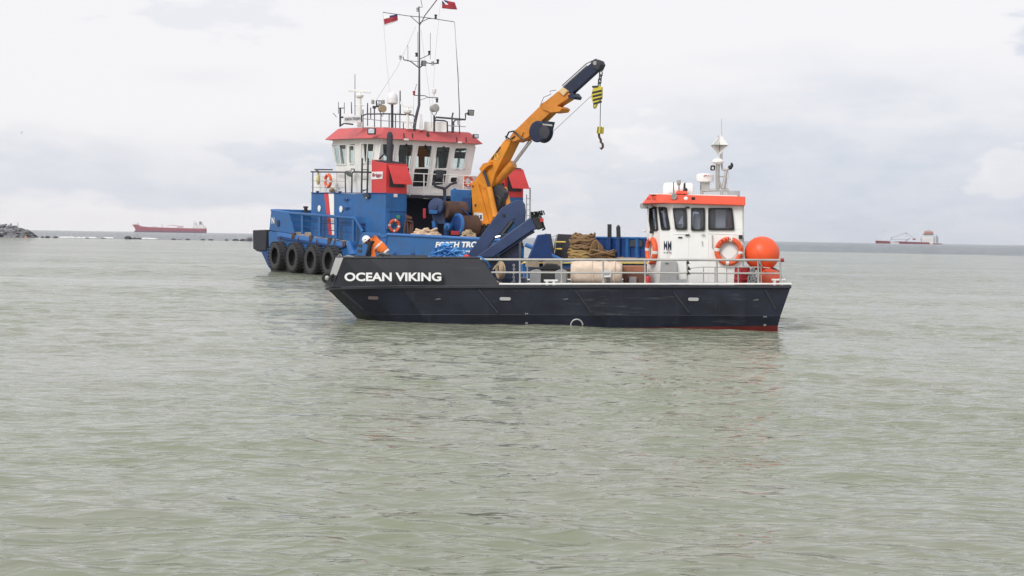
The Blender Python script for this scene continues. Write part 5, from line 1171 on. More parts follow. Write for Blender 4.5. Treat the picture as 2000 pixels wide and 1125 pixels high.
arm([(809, 181), (814, 164)], .018); arm([(816, 62), (816, 130)], .018, "mast_cable"); arm([(796.8, 120), (796.6, 88)], .016, "whip_aerial"); arm([(840.3, 116), (840.6, 64)], .016, "whip_aerial")
arm([(825, 14), (822, 0), (821.5, -8)], .02, "wind_vane"); arm([(815, 15), (825, 14)], .02, "wind_vane")
for x, y, m_ in ((782, 112, 'galv'), (855, 119.5, 'inside'), (838.5, 103, 'inside'), (813.5, 106.5, 'inside'), (853.5, 196, 'inside'), (808.6, 181.5, 'darkred'), (851, 32, 'inside'), (815.5, 18.5, 'galv'), (845, 123.5, 'galv')):
    MB().lathe(R(x, y, 90) - UP * .13, UP, [(.075, 0), (.085, .03), (.06, .08), (.07, .14), (.09, .17), (.085, .24), (0, .26)], 12).build("navigation_light", M[m_], TM)
flood(827.5, 123.5, 89.9, 9, 10, 'inside', TM, (.5, -1, -.3))
mb = MB(); mb.lathe(R(848, 183, 90), UP, [(.03, -.3), (.03, 0), (.1, .02), (.13, .1), (.13, .28), (.08, .32), (0, .33)], 14); mb.build("gps_dome", M['dome'], TM)
def stay(pts, r=.011): return MB().tube([R(x, y, 90) for x, y in pts], r, 5).build("stay_wire", M['greyplate'], TM)
stay([(812, 52), (777, 130), (735, 195)]); stay([(822, 58), (838, 180), (844, 255)], .009); stay([(748, 26), (754, 110), (761, 180)], .008); stay([(860, 5), (850, 110), (842, 250)], .007); stay([(887.5, 43), (894, 130), (897, 160)], .012); stay([(808.5, 186), (807, 235)], .009)
MB().tube([R(897.5, 262, 90.5), R(897.3, 215, 90.5), R(894.5, 150, 90.5), R(888, 44, 90.5)], [.035, .03, .02, .012], 6).build("long_whip_aerial", M['inside'], TR)
ab = MB(); ab.box(R(896, 240, 90.5), Vector((.09, 0, 0)), Vector((0, .08, 0)), UP * .12); ab.tube([R(875, 245.5, 90.5), R(909, 247.5, 90.5)], .025, 5); ab.build("aerial_base", M['galv'], TR)
# flags: hung from the yard and the gaff
def flag(tl_, tr_, br_, bl_, Y, cols, label, wav=.05):
    ps = [R(*tl_, Y), R(*tr_, Y), R(*br_, Y), R(*bl_, Y)]; nu, nw = 14, 8; vs, fs, ms = [], [], []
    for j in range(nw + 1):
        for i in range(nu + 1):
            u, w = i / nu, j / nw; p = ps[0].lerp(ps[1], u).lerp(ps[3].lerp(ps[2], u), w); vs.append(p + Vector((0, 1, .25)) * wav * math.sin(u * 7 + w) * u)
    mb = MB()
    for j in range(nw):
        for i in range(nu): fs.append((j * (nu + 1) + i, j * (nu + 1) + i + 1, (j + 1) * (nu + 1) + i + 1, (j + 1) * (nu + 1) + i)); ms.append(cols(i / nu, j / nw))
    mb.v = vs; mb.f = fs; mb.m = ms
    o = mb.build("flag", [M['fl_red'], M['fl_blue'], M['white']], None, smooth=60); sol = o.modifiers.new("cloth", 'SOLIDIFY'); sol.thickness = .006
    return tag(o, label, "flag", "flags flying from the tug mast")
M['fl_red'] = plain("faded red bunting", (.36, .035, .055), .85); M['fl_blue'] = plain("dark blue bunting", (.045, .04, .15), .85)
flag((748.8, 33), (776, 27.5), (777, 41), (751, 50), 90, lambda u, w: 2 if w > .8 or (w < .22 and u < .4) else (1 if w < .24 else 0), "small white red and blue courtesy flag at the left end of the tug yard", .07)
flag((863.5, -1), (888, 4.5), (893, 19), (863.2, 16.2), 90, lambda u, w: (2 if abs(u * 1.2 - w) < .12 else 1) if (u < .42 and w < .5) else 0, "red ensign flying from the tug gaff at the top of the picture", .06)

# railing round the deck below the bridge
dr_ = MB().tube([TP(607.5, 335.5, .5), TP(640, 336, .5), TP(674, 336.2, .5), TP(675, 376, .5)], .045, 8).build("deck_railing", M['inside'], TUG)
MB().tube([TP(608, 353, .5), TP(675, 354, .5)], .02, 6).build("middle_rail", M['galv'], dr_); MB().tube([TP(608, 366, .5), TP(675, 366.5, .5)], .02, 6).build("lower_rail", M['galv'], dr_)
for x in (611, 625, 658): MB().tube([TP(x, 377, .5), TP(x, 336, .5)], .035 if x == 611 else .02, 6).build("rail_post", M['inside'] if x == 611 else M['galv'], dr_)
MB().tube([TP(616, 331, 2.6), TP(649, 331.5, 2.6)], .05, 6).build("far_rail", M['inside'], dr_); MB().tube([TP(615, 330.8, 2.5), TP(624, 336, .6)], .045, 6).build("cross_rail", M['inside'], dr_)
MB().tube([TP(687, 377, .5), TP(687.5, 339, .5), TP(690, 335.6, .5), TP(725, 336.6, .5)], .05, 8).build("rail_hoop", M['inside'], dr_)
yb = MB(); yb.lathe(TP(621.5, 352, .6), UP, [(.06, -.3), (.1, -.2), (.13, -.1), (.13, .15), (.07, .3), (.06, .5)], 12); yb.build("rescue_light", plain("pale yellow plastic", (.62, .50, .22)), dr_)
ld = MB(); ld.tube([TP(706, 377, .35), TP(707.5, 309, .35)], .055, 6); ld.tube([TP(717, 377, .35), TP(719, 309, .35)], .055, 6)
for y in (331.5, 350, 371): ld.tube([TP(706.5, y, .35), TP(718, y, .35)], .03, 6)
ld.tube([TP(707, 374, .35), TP(719, 369, .35)], .03, 6); ld.build("bridge_ladder", M['inside'], dr_)
MB().lathe(TP(683, 337, .4), Vector((-.5, -.6, -.9)), [(.04, -.2), (.1, -.1), (.27, .08), (.28, .12)], 16).build("loudhailer", M['galv'], dr_)
MB().tube([TP(686, 330, .5), TP(692, 330.5, .5), TP(692, 337, .5)], .04, 6).build("lamp_bracket", M['inside'], dr_)
# after bridge railing
def BA(px, py, o=.95): return meet(px, py, wbot[0] + nA_ * o, Vector((nA_.x, nA_.y, 0)).normalized())
ar_ = MB().tube([BA(795, 338), BA(850, 340.5), BA(920, 344)], .035, 6).build("bridge_railing", M['tug_white'], TUG)
for y0, y1 in ((354, 359), (366, 371)): MB().tube([BA(795, y0), BA(918, y1)], .022, 6).build("middle_rail", M['tug_white'], ar_)
for x in (800, 828, 866, 905): MB().tube([BA(x, 382), BA(x, 338 + (x - 795) * .048)], .035, 6).build("rail_post", M['tug_white'], ar_)
MB().prism([BA(796, 383, .3), BA(870, 384, .3), BA(870, 377, .3), BA(796, 376, .3)], -nA_ * .2).build("deck_fascia", M['tug_white'], ar_)
lampo = MB().tube([BA(827.5, 385.2, .5), BA(848, 385.6, .5)], .085, 10).build("lamp_tube", M['lamp'], ar_); MB().box(BA(838, 382.8, .5), TV * .4, TU * .08, UP * .04).build("lamp_housing", M['tug_white'], ar_)
cam_ = MB(); cam_.tube([BA(868, 400, 1.2), BA(868.5, 372, 1.2), BA(865, 366, 1.2)], .11, 8); cam_.tube([BA(866, 368, 1.2), BA(850, 364, 1.2), BA(846, 352, 1.2)], .09, 8); cam_.tube([BA(867, 371, 1.2), BA(880, 360, 1.2), BA(892, 356, 1.2)], .08, 8); cam_.box(BA(859, 340, 1.2), TV * .22, TU * .1, UP * .26); cam_.build("control_stand", M['inside'], TUG, bevel=.03)
MB().tube([BA(869, 460, 1.25), BA(869, 382, 1.25)], .07, 8).build("deck_stanchion", M['tug'], TUG)

# ---------------------------------------------------------------- towing winches on the working deck
WY = 86.8
def Wp(px, py, o=0): return on_y(px, py, WY + o)
wa_ = Vector((-.45, -.9, .05)).normalized()
gw = MB(); gw.lathe(Wp(853, 404), wa_, [(.1, -.2), (.5, -.18), (.53, -.1), (.53, .12), (.48, .2), (.2, .22), (.2, .3), (0, .3)], 24); gw.prism([Wp(842, 412), Wp(866, 412), Wp(871, 438), Wp(846, 436)], Vector((.1, .5, 0))); WIN = gw.build("towing_winch", M['navy'], TUG, bevel=.02)
MB().prism([Wp(843, 432, -.3), Wp(849, 431, -.3), Wp(854, 462, -.3), Wp(847, 462, -.3)], Vector((.1, .3, 0))).build("winch_leg", M['tug'], WIN); MB().prism([Wp(866, 430, .3), Wp(872, 430, .3), Wp(874, 462, .3), Wp(866, 462, .3)], Vector((.1, .3, 0))).build("winch_leg", M['tug_dark'], WIN)
MB().box(Wp(846, 414, -.4), Vector((.25, 0, 0)), Vector((0, .1, 0)), UP * .12).build("winch_bracket", M['tug'], WIN, bevel=.03)
def drum(c, r, l, name, mat):
    m_ = MB(); pr = []
    for k in range(17): pr.append((r * (1 + (.025 if k % 2 else 0)), l * (k / 16 - .5)))
    m_.lathe(c, TV, pr, 24); return m_.build(name, mat, WIN)
drum(Wp(888, 410, .3), .52, 1.35, "rope_drum", M['rust']); drum(Wp(912, 440, .2), .60, 1.3, "rope_drum", M['rust'])
fl = MB(); fl.lathe(Wp(894, 438, -.4), TV, [(.50, -.08), (.66, -.08), (.66, .08), (.50, .08)], 28); fl.build("drum_flange", M['tug_light'], WIN); MB().lathe(Wp(894, 438, -.4) - TV * .085, -TV, [(0, .012), (.5, .012), (.52, 0)], 28).build("flange_face", M['tug_dark'], WIN)
MB().lathe(Wp(874, 443, -.5), wa_, [(.24, -.2), (.26, 0), (.2, .12), (.1, .14), (.08, .25), (0, .25)], 18).build("winch_motor", M['tug'], WIN)
MB().box(Wp(889, 455, -.6), Vector((.25, 0, 0)), Vector((0, .2, 0)), UP * .12).build("red_brake", M['darkred'], WIN, bevel=.02); MB().box(Wp(829, 417, -.2), Vector((.09, 0, 0)), Vector((0, .1, 0)), UP * .3).build("red_brake", M['darkred'], WIN, bevel=.03)
MB().tube([Wp(893, 396, 0), Wp(900, 406, 0), Wp(918, 422, 0), Wp(925, 430, 0)], .04, 6).build("winch_pipe", M['tug_dark'], WIN)
MB().prism([Wp(880, 414, 1.6), Wp(921, 416, 1.6), Wp(920, 371, 1.6), Wp(893, 370, 1.6), Wp(888, 367, 1.6), Wp(880, 372, 1.6)], Vector((0, .8, 0))).build("winch_cabinet", M['tug'], TUG, bevel=.03)
MB().prism([Wp(905, 414, 1.5), Wp(918, 414, 1.5), Wp(916, 386, 1.5), Wp(903, 386, 1.5)], Vector((0, .08, 0))).build("cabinet_door", M['tug_dark'], TUG)
# loose timbers and hawsers in the recess
tb_ = MB()
for x0, y0, x1, y1 in ((789, 456, 792, 432), (797, 456, 796, 432), (801, 456, 803, 433), (805, 456, 806.5, 434)): tb_.tube([Wp(x0, y0, .2), Wp(x1, y1, .2)], .06, 6)
tb_.prism([Wp(793, 428, 0), Wp(807, 432, 0), Wp(806, 434.5, 0), Wp(793, 431, 0)], Vector((0, .3, 0))); tb_.prism([Wp(791, 418, .1), Wp(805, 424, .1), Wp(804, 428, .1), Wp(792, 426, .1)], Vector((0, .3, 0)))
tag(tb_.build("timber_stack", M['rustwood']), "upright weathered timbers standing beside the orange lifebuoy on the tug deck", "timber")
rh = MB(); rc0 = Wp(834, 461, -2); tangle(rc0, .72, .3, .42, .075, 46, 21, rh, TV, TU, 1, (.15, .4))
tag(rh.build("rope_heap", M['beige_rope']), "pale beige rope heap on the tug deck under the lit lamp", "rope")
rh = MB(); rope_heap(Wp(915, 465, -2.2), .55, .4, .38, .05, 12, 23, rh, TV, TU, 36); tag(rh.build("rope_coil", M['tan']), "grey brown rope coil on the tug deck below the rusty winch drum", "rope")
# big brown hawser heap on the starboard side
hp = MB(); hb0 = TS(1137, 503, 9.2); hb0.z = DK + .05
rnd = random.Random(12)
for k in range(34):
    f = k / 33; rad = .80 - .08 * f + rnd.uniform(-.09, .09); z = .08 + f * 1.45; ph = [rnd.uniform(0, 6.28) for _ in range(3)]
    cx_, cy_ = .12 * f + rnd.uniform(-.07, .07), rnd.uniform(-.08, .08)
    if f > .85: rad *= .8
    hp.tube([hb0 + Vector((cx_ + rad * math.cos(a) * (1 + .06 * math.sin(3 * a + ph[0])), cy_ + rad * .8 * math.sin(a), z + .07 * math.sin(2 * a + ph[1]) + .05 * math.sin(5 * a + ph[2]))) for a in (6.2832 * j / 36 for j in range(36))], .052, 6, True, mi=1 if f < .42 else 0)
for k in range(10):
    c = hb0 + Vector((1.25 + rnd.uniform(-.35, .45), -.5 + rnd.uniform(-.2, .2), .1 + .055 * k)); r_ = .34 + rnd.uniform(0, .2)
    hp.tube([c + Vector((r_ * 1.5 * math.cos(a), r_ * math.sin(a), .07 * math.sin(3 * a + k))) for a in (6.2832 * j / 28 for j in range(28))], .05, 6, True)
for k in range(6): hp.tube([hb0 + Vector((.65 + .05 * k + .1 * math.sin(a), -.75 + .03 * k, .45 + (.85 - .06 * k) * math.sin(a) * .9)) + Vector((.25 * math.cos(a), 0, 0)) for a in (math.pi * j / 14 for j in range(15))], .05, 6)
tag(hp.build("hawser_heap", [M['hempbrown'], M['hempyellow']]), "tall heap of brown hawser piled against the tug starboard bulwark", "rope")
# lifebuoys of the tug
lifebuoy(CA(770, 441, .1), TU, .33, .085, "orange lifebuoy hung on the blue engine casing beside upright timbers")
lifebuoy(TP(640.5, 353, .40), -TV, .40, .095, "red lifebuoy on the black upper deck rail above the red and white stripes")
lifebuoy(BA(914, 354, .9), TU, .30, .075, "lifebuoy beside the orange crane at the right end of the bridge rail")
# starboard ladder by the second funnel
l2 = MB(); l2.tube([on_y(1028.5, 450, 92), on_y(1028.5, 380, 92)], .03, 5); l2.tube([on_y(1035, 452, 92), on_y(1035.5, 367, 92)], .045, 6)
for k in range(6): l2.tube([on_y(1028.5, 388 + 11 * k, 92), on_y(1035.2, 388 + 11 * k, 92)], .02, 5)
l2.build("side_ladder", M['galv'], CAS[1])

# ---------------------------------------------------------------- orange deck crane
CY = 40.0; c0_ = on_y(939, 436, 87.7); CE = Vector((math.cos(math.radians(CY)), -math.sin(math.radians(CY)), 0)); CN = Vector((-CE.y * -1 * -1, 0, 0))
CN = Vector((-math.sin(math.radians(CY)), -math.cos(math.radians(CY)), 0))       # towards the camera
def C(px, py, o=0.0): return meet(px, py, c0_ + CN * o, CN)
def cpoly(pts, o, th, name, mat, par, bev=.02): return MB().prism([C(x, y, o) for x, y in pts], -CN * th).build(name, mat, par, bevel=bev, smooth=0)
ped = MB(); pc = c0_ - CN * .35; ped.lathe(Vector((pc.x, pc.y, DK + .05)), UP, [(.95, 0), (.95, .15), (.62, .3), (.60, pc.z - DK - .25), (.72, pc.z - DK - .2), (.72, pc.z - DK - .06)], 24)
CR_ = ped.build("deck_crane", M['inside'], TUG)
MB().lathe(Vector((pc.x, pc.y, pc.z - .05)), UP, [(.70, 0), (.74, .01), (.74, .10), (.68, .12)], 32).build("slewing_ring", M['cranes'], CR_)
for k in range(18): a = 6.283 * k / 18; MB().box(Vector((pc.x, pc.y, pc.z - .07)) + Vector((math.cos(a), math.sin(a), 0)) * .73, Vector((.03, 0, 0)), Vector((0, .03, 0)), UP * .05).build("ring_bolt", M['cranes'], CR_)
cpoly([(920.2, 356), (931.8, 353.5), (954.5, 434.5), (923.8, 436)], 0, .12, "column_plate", M['cranes'], CR_)
cpoly([(929, 355), (946, 358), (966, 420), (957, 436), (926, 436)], -.12, .62, "column", M['cranes'], CR_)
cpoly([(920.2, 356), (931.8, 353.5), (954.5, 434.5), (923.8, 436)], -.78, .12, "column_plate", M['cranes'], CR_)
MB().cyl(C(929.5, 401, .02), C(929.5, 401, -.05), .09, 16).build("pin_hole", M['inside'], CR_)
MB().cyl(C(924, 364, .03), C(924, 364, -.05), .07, 12).build("pin_head", M['rust'], CR_)
cpoly([(925, 431), (943.5, 431), (942.5, 416), (925.5, 415)], .03, .03, "data_plate", M['dome'], CR_, 0)
for k in range(3): cpoly([(927.5 + k * 5, 428), (930.8 + k * 5, 428), (930.8 + k * 5, 420), (927.5 + k * 5, 420)], .04, .01, "plate_print", M['galv'] if k % 2 else M['inside'], CR_, 0)
cpoly([(926, 354), (934, 342), (955, 313), (987, 271.5), (999, 273.5), (995, 282), (966.5, 340), (959.4, 364), (946, 368)], -.06, .85, "main_boom", M['cranes'], CR_)
cpoly([(935.4, 330), (943.4, 319), (956.5, 316), (957.5, 322), (948.7, 327), (940.7, 338)], .22, 1.3, "boom_bracket", M['cranes'], CR_)
cpoly([(995, 268), (1005, 254), (1012, 250), (1022, 258), (1016, 272), (1002, 277)], .03, .95, "boom_knuckle", M['boom'], CR_)
cpoly([(1001, 259), (1012, 248.5), (1057, 204.5), (1098, 171.5), (1113, 184), (1109, 193), (1090, 205), (1062, 232), (1030, 262), (1018, 273)], -.12, .62, "outer_boom", M['boom'], CR_)
cpoly([(1053, 206), (1062, 199), (1069, 206), (1092, 208), (1097, 212), (1093, 218), (1076, 220), (1060, 214)], -.02, .84, "boom_collar", M['boom'], CR_)
cpoly([(1010, 251), (1022, 240), (1043, 252), (1031, 268), (1020, 273)], -.05, .78, "boom_collar", M['boom'], CR_)
cpoly([(1090, 178), (1098, 170.5), (1108, 178), (1100, 187)], .0, .85, "cream_collar", plain("cream nylon pad", (.72, .52, .27)), CR_)
cpoly([(1099.5, 171), (1160, 117.5), (1167, 116.5), (1173, 122), (1174, 130), (1164, 140), (1113, 186.5), (1107, 185)], -.2, .32, "boom_extension", M['navy_dark'], CR_, .03)
cpoly([(1153, 121), (1161, 114.8), (1170, 118.5), (1173, 126), (1168, 137), (1158, 132)], -.1, .5, "boom_tip", M['inside'], CR_, .03)
MB().cyl(C(1162, 123, -.05), C(1162, 123, -.65), .12, 14).build("tip_sheave", M['galv'], CR_)
cpoly([(1108, 187), (1117, 181), (1123, 189), (1120, 194), (1112, 192)], -.1, .7, "extension_stop", M['navy_dark'], CR_)
MB().tube([C(1100, 170, -.3), C(1147, 128, -.3)], .06, 8).build("extension_rod", M['chrome'], CR_); MB().tube([C(1098, 167, -.2), C(1145, 124.5, -.2), C(1165, 115, -.3)], .025, 6).build("hose", M['hose'], CR_)
MB().tube([C(957, 368, -.55), C(1003, 320.5, -.55)], [.26, .27], 16).build("boom_cylinder", M['boom'], CR_)
for o in (-.45, -.68): MB().tube([C(1002, 322 + (o + .45) * 6, o), C(1037 + (o + .45) * 8, 275, o)], .085, 12).build("cylinder_rod", M['chrome'], CR_)
MB().tube([C(945, 333, .15), C(955.5, 366, .15)], .085, 10).build("cylinder_rod", M['inside'], CR_)
MB().tube([C(955, 366, .12), C(967, 424, .12)], .2, 14).build("lift_cylinder", M['cranes'], CR_); MB().tube([C(984, 367, -.85), C(993, 404, -.85)], .2, 14).build("lift_cylinder", M['cranes'], CR_)
MB().tube([C(982, 358, -.85), C(984, 368, -.85)], .08, 8).build("cylinder_rod", M['inside'], CR_)
cpoly([(959, 366), (973, 360), (985, 376), (980, 402), (968, 415)], -.35, .45, "valve_block", M['inside'], CR_)
hs2 = MB()
for k in range(4): hs2.tube([C(967 + k * 2, 380 + k, -.2), C(975 + k * 2.5, 386, -.15), C(978 + k, 398, -.15), C(973 + k, 408, -.2)], .03, 6)
hs2.tube([C(988, 270, .05), C(994, 258, .06), C(1003, 256, .1), C(1014, 266, .12), C(1024, 273, .05)], .05, 6); hs2.tube([C(987, 266, .05), C(997, 272, .08), C(1006, 266, .05)], .04, 6)
hs2.tube([C(1056, 204, .05), C(1062, 190, .1), C(1076, 184, .05), C(1074, 178, 0), C(1086, 176, .05)], .018, 5)
hs2.build("hose_bundle", M['hose'], CR_)
lg = MB(); lg.tube([C(969 + 3 * math.cos(a), 306 - 6 * math.sin(a), -.045) for a in (6.283 * j / 16 for j in range(16))], .02, 5, True); lg.tube([C(972, 312, -.045), C(976, 303, -.045), C(979, 296, -.045), C(974, 303, -.045), C(980, 302, -.045)], .02, 5); lg.build("maker_emblem", M['yellow'], CR_)
lt = MB()
for k in range(6): q0 = C(961.5 + k * 2.9, 309.8 - k * 4.1, -.05); lt.box(q0, CE * .05 + UP * .07, CE * .05 - UP * .03, CN * .006)
tag(lt.build("faded_print", M['rust'], CR_), kind="stuff")
# crane winch
wn_ = MB(); wn_.lathe(C(1065, 258.5, -.5), CN, [(.42, -.06), (.62, 0), (.64, .05), (.64, .12), (.55, .14), (.54, .66), (.64, .68), (.64, .74), (.60, .78), (.3, .8), (0, .8)], 28); wn_.prism([C(1043, 264, .1), C(1046, 243, .1), C(1058, 236.5, .1), C(1072, 237, .1), C(1066, 262, .1)], -CN * .6); CW = wn_.build("crane_winch", M['navy_dark'], CR_, bevel=.02)
# (sub-parts of the crane are the third level, so the drum hangs on the crane itself)
MB().lathe(C(1064, 258.5, .31), CN, [(.36, 0), (.38, .03), (.30, .05), (.12, .06), (0, .06)], 22).build("winch_drum_end", M['inside'], CR_)
MB().prism([C(1060, 241, .36), C(1078, 243, .36), C(1078, 246.5, .36), C(1060, 244.5, .36)], -CN * .05).build("winch_bar", M['galv'], CR_)
MB().tube([C(1080, 257, -.3), C(1154, 188, -.3)], .018, 6).build("wire_rope", M['greyplate'], CR_)
# chain, block and hook hanging from the boom tip
hbk = empty("hook_block", C(1170, 292, -.3), "yellow and black striped hook block hanging by a chain from the orange crane", "hook block")
for k in range(4):
    c = C(1173.6 - k * 1.1, 144 + k * 7.2, -.3); ax_ = CN if k % 2 == 0 else CE; w_ = CE if k % 2 == 0 else CN
    MB().tube([c + w_ * .09 * math.cos(a) + UP * (.10 * math.sin(a) + math.copysign(.06, math.sin(a))) for a in (6.283 * (j + .5) / 16 for j in range(16))], .035, 6, True).build("chain_link", M['inside'], hbk)
blk = [(1158, 170.5), (1170, 168), (1175, 170), (1174.5, 192), (1166, 202), (1161.5, 212), (1158.5, 204), (1154, 189)]
MB().prism([C(x, y, -.18) for x, y in blk], -CN * .14).build("block_body", M['yellowblk'] if 'yellowblk' in M else plain("yellow block paint", (.60, .50, .05), .5), hbk, bevel=.02)
M['yellowblk'] = bpy.data.materials["yellow block paint"]
for k in range(4): y = 176 + k * 7.2; MB().prism([C(1156.5 + k * .8, y + 3.4, -.165), C(1175, y - 1.0, -.165), C(1175, y + 3.0, -.165), C(1156.2 + k * .8, y + 7.2, -.165)], -CN * .02).build("black_stripe", M['black'], hbk)
MB().box(C(1165, 169.5, -.3), CE * .2, CN * .15, UP * .05).build("block_head", M['black'], hbk)
MB().tube([C(1161.5, 205, -.3), C(1161, 212, -.3)], [.09, .05], 8).build("block_tail", M['black'], hbk)
MB().tube([C(1173, 195, -.3), C(1172, 250, -.3)], .02, 6).build("fall_wire", M['black'], hbk)
MB().prism([C(1164.5, 260, -.2), C(1175, 261.5, -.2), C(1176, 248, -.2), C(1166.5, 247, -.2)], -CN * .2).build("lower_block", M['yellowblk'], hbk, bevel=.02)
for x in (1167.5, 1173.5): MB().prism([C(x - 1, 260.5, -.19), C(x + .6, 260.5, -.19), C(x + 1.4, 247.6, -.19), C(x - .2, 247.6, -.19)], -CN * .02).build("black_stripe", M['black'], hbk)
hk = MB(); hk.tube([C(1169.5, 261, -.3), C(1170.5, 268, -.3), C(1173.5, 273, -.3), C(1173.5, 279, -.3)], .07, 8); hk.tube([C(1173, 277, -.3), C(1177, 281, -.3), C(1177.5, 287, -.3), C(1174.5, 291, -.3), C(1171.5, 288.5, -.3)], [.06, .07, .075, .06, .03], 8); hk.build("hook", M['rust'], hbk)

# ---------------------------------------------------------------- tyre fenders along the bow
def make_tyre(c, label):
    t = empty("tyre_fender", c, label, "tyre", "tyre fenders hanging at the tug bow")
    m_ = MB(); pr = [(.56, -.25), (.62, -.29), (.84, -.30), (.95, -.21), (.97, -.08), (.97, .08), (.95, .21), (.84, .30), (.62, .29), (.56, .25), (.58, .2), (.78, .17), (.78, -.17), (.58, -.2), (.56, -.25)]
    m_.lathe(c, -TV, pr, 40); m_.build("tyre_body", M['tyre'], t, smooth=30)
    tr_ = MB(); x = TU; 
    for k in range(26):
        a = 6.283 * k / 26; rad = x * math.cos(a) + UP * math.sin(a); tg = -x * math.sin(a) + UP * math.cos(a)
        for s_, sh in ((.2, .0), (-.2, .5)):
            tr_.box(c + TV * s_ + rad * .975 + tg * sh * .11, TV * .14, tg * .055, rad * .022)
    o = tr_.build("tread_block", M['tyre'], t); o["kind"] = "stuff"
    ch_ = MB(); ch_.tube([c + UP * .55, c + UP * .98 + TV * .1, c + UP * 1.45 + TV * .25], .035, 6); ch_.build("hanging_chain", M['rust'], t)
    return t
TYL = ["outermost black tyre fender next to the tug push fender at the bow", "second black tyre fender from the tug bow corner", "third black tyre fender from the tug bow corner", "black tyre fender of the tug partly hidden by the workboat bow"]
ty = None
for (x, y), lab in zip(((543, 500), (577, 503.5), (613, 508), (648, 510)), TYL):
    c = TP(x, y, -.34)
    ty = make_tyre(c, lab) if ty is None else dup(ty, c, None, lab)

# ================================================================== FAR SHIPS, ROCKS, BIRDS
M['ship_red'] = paint("ship side red paint paled by haze", (.35, .085, .125), .6, .1, 0, .1, scale=.05); M['ship_boot'] = paint("ship boot topping", (.16, .10, .15), .6, .1, 0, .1, scale=.05)  # tanker red mixed paler and pinker; part of the haze fade is in it
M['ship_white'] = paint("ship white paint", (.75, .75, .74), .5, .05, 0, .1, scale=.05); M['ship_grey'] = plain("ship grey steel", (.22, .23, .25), .6); M['ship_orange'] = plain("ship orange paint", (.55, .22, .17), .6)
def ship_fn(D):
    def S(px, py, o=0.0): return on_y(px, py, D + o)
    return S
S = ship_fn(6500.0); wl_ = 455.2
TK = empty("tanker", Vector((S(330, wl_).x, 6520, 0)), "long pinkish red tanker with white stern house on the left horizon", "ship", "ships on the horizon")
h_ = MB(); dpt = Vector((0, 32, 0)); h_.prism([S(264, 456.5), S(400.5, 458.5), S(401, 446.5), S(376, 446), S(330, 444.8), S(290, 443.5), S(272, 441.6), S(267, 438.5), S(258, 438.3), S(262, 443.5), S(264.5, 448)], dpt)
TKH = h_.build("hull", M['ship_red'], TK, smooth=0); MB().prism([S(263.5, 456.5, -.5), S(400.6, 458.5, -.5), S(400.8, 451.6, -.5), S(262, 450.6, -.5)], Vector((0, .4, 0))).build("lower_hull_band", M['ship_boot'], TKH, smooth=0)
dhh = MB(); dhh.prism([S(376, 446.5, 3), S(400, 447, 3), S(399, 442.5, 3), S(376, 442, 3)], Vector((0, 26, 0))); dhh.prism([S(377, 443, 5), S(384, 443, 5), S(382, 434.5, 5), S(378, 434.5, 5)], Vector((0, 22, 0))); dhh.prism([S(386, 443, 5), S(397, 443, 5), S(396, 438.5, 5), S(387, 438.5, 5)], Vector((0, 22, 0))); dhh.build("deckhouse", M['ship_white'], TK, smooth=0)
MB().prism([S(389, 439, 8), S(393.5, 439, 8), S(392.5, 432.5, 8), S(389, 432.5, 8)], Vector((0, 10, 0))).build("funnel", M['ship_grey'], TK, smooth=0)
fm = MB(); fm.tube([S(270, 441, 10), S(270, 432.5, 10)], .9, 6); fm.tube([S(263, 437, 10), S(270, 434, 10)], .6, 6); fm.box(S(268, 436.5, 10), Vector((4, 0, 0)), Vector((0, 5, 0)), UP * 1.4); fm.build("foremast", M['ship_white'], TK)
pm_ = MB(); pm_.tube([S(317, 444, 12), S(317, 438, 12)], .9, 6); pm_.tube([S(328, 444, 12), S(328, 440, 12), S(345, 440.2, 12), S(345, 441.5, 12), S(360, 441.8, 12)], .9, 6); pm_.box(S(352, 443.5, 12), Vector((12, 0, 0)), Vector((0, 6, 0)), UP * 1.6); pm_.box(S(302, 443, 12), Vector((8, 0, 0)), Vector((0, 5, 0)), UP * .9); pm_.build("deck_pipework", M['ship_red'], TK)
MB().tube([S(380.5, 435, 12), S(380.5, 430.5, 12)], .6, 6).build("radar_mast", M['ship_grey'], TK); MB().tube([S(395, 439, 12), S(395, 434, 12)], .8, 6).build("derrick_post", M['ship_grey'], TK)
# dredger
S2 = ship_fn(5500.0)
DR = empty("dredger", Vector((S2(1776, 477).x, 5515, 0)), "distant red hulled dredger with tall white bridge on the right horizon", "ship", "ships on the horizon")
h_ = MB(); dp2 = Vector((0, 26, 0)); h_.prism([S2(1714, 480), S2(1839, 481.5), S2(1840, 475.5), S2(1822, 475), S2(1816, 473.5), S2(1757, 471.5), S2(1739, 473), S2(1738, 470.8), S2(1713, 470)], dp2); DRH = h_.build("hull", plain("dredger magenta red", (.20, .018, .045), .6), DR, smooth=0)
MB().prism([S2(1739, 480, -.5), S2(1755, 480, -.5), S2(1756, 473.6, -.5), S2(1739, 473.2, -.5)], Vector((0, .4, 0))).build("pale_plating", M['ship_white'], DRH, smooth=0); MB().prism([S2(1816, 481, -.5), S2(1821, 481, -.5), S2(1822, 474.3, -.5), S2(1816, 473.6, -.5)], Vector((0, .4, 0))).build("pale_plating", M['ship_white'], DRH, smooth=0)
b_r = MB(); b_r.prism([S2(1802, 474.5, 3), S2(1823, 475, 3), S2(1822, 466, 3), S2(1800, 465, 3)], Vector((0, 20, 0))); b_r.prism([S2(1801, 467, 5), S2(1821, 467.5, 5), S2(1820, 459, 5), S2(1802, 458.5, 5)], Vector((0, 16, 0))); b_r.build("bridge_tower", M['ship_white'], DR, smooth=0)
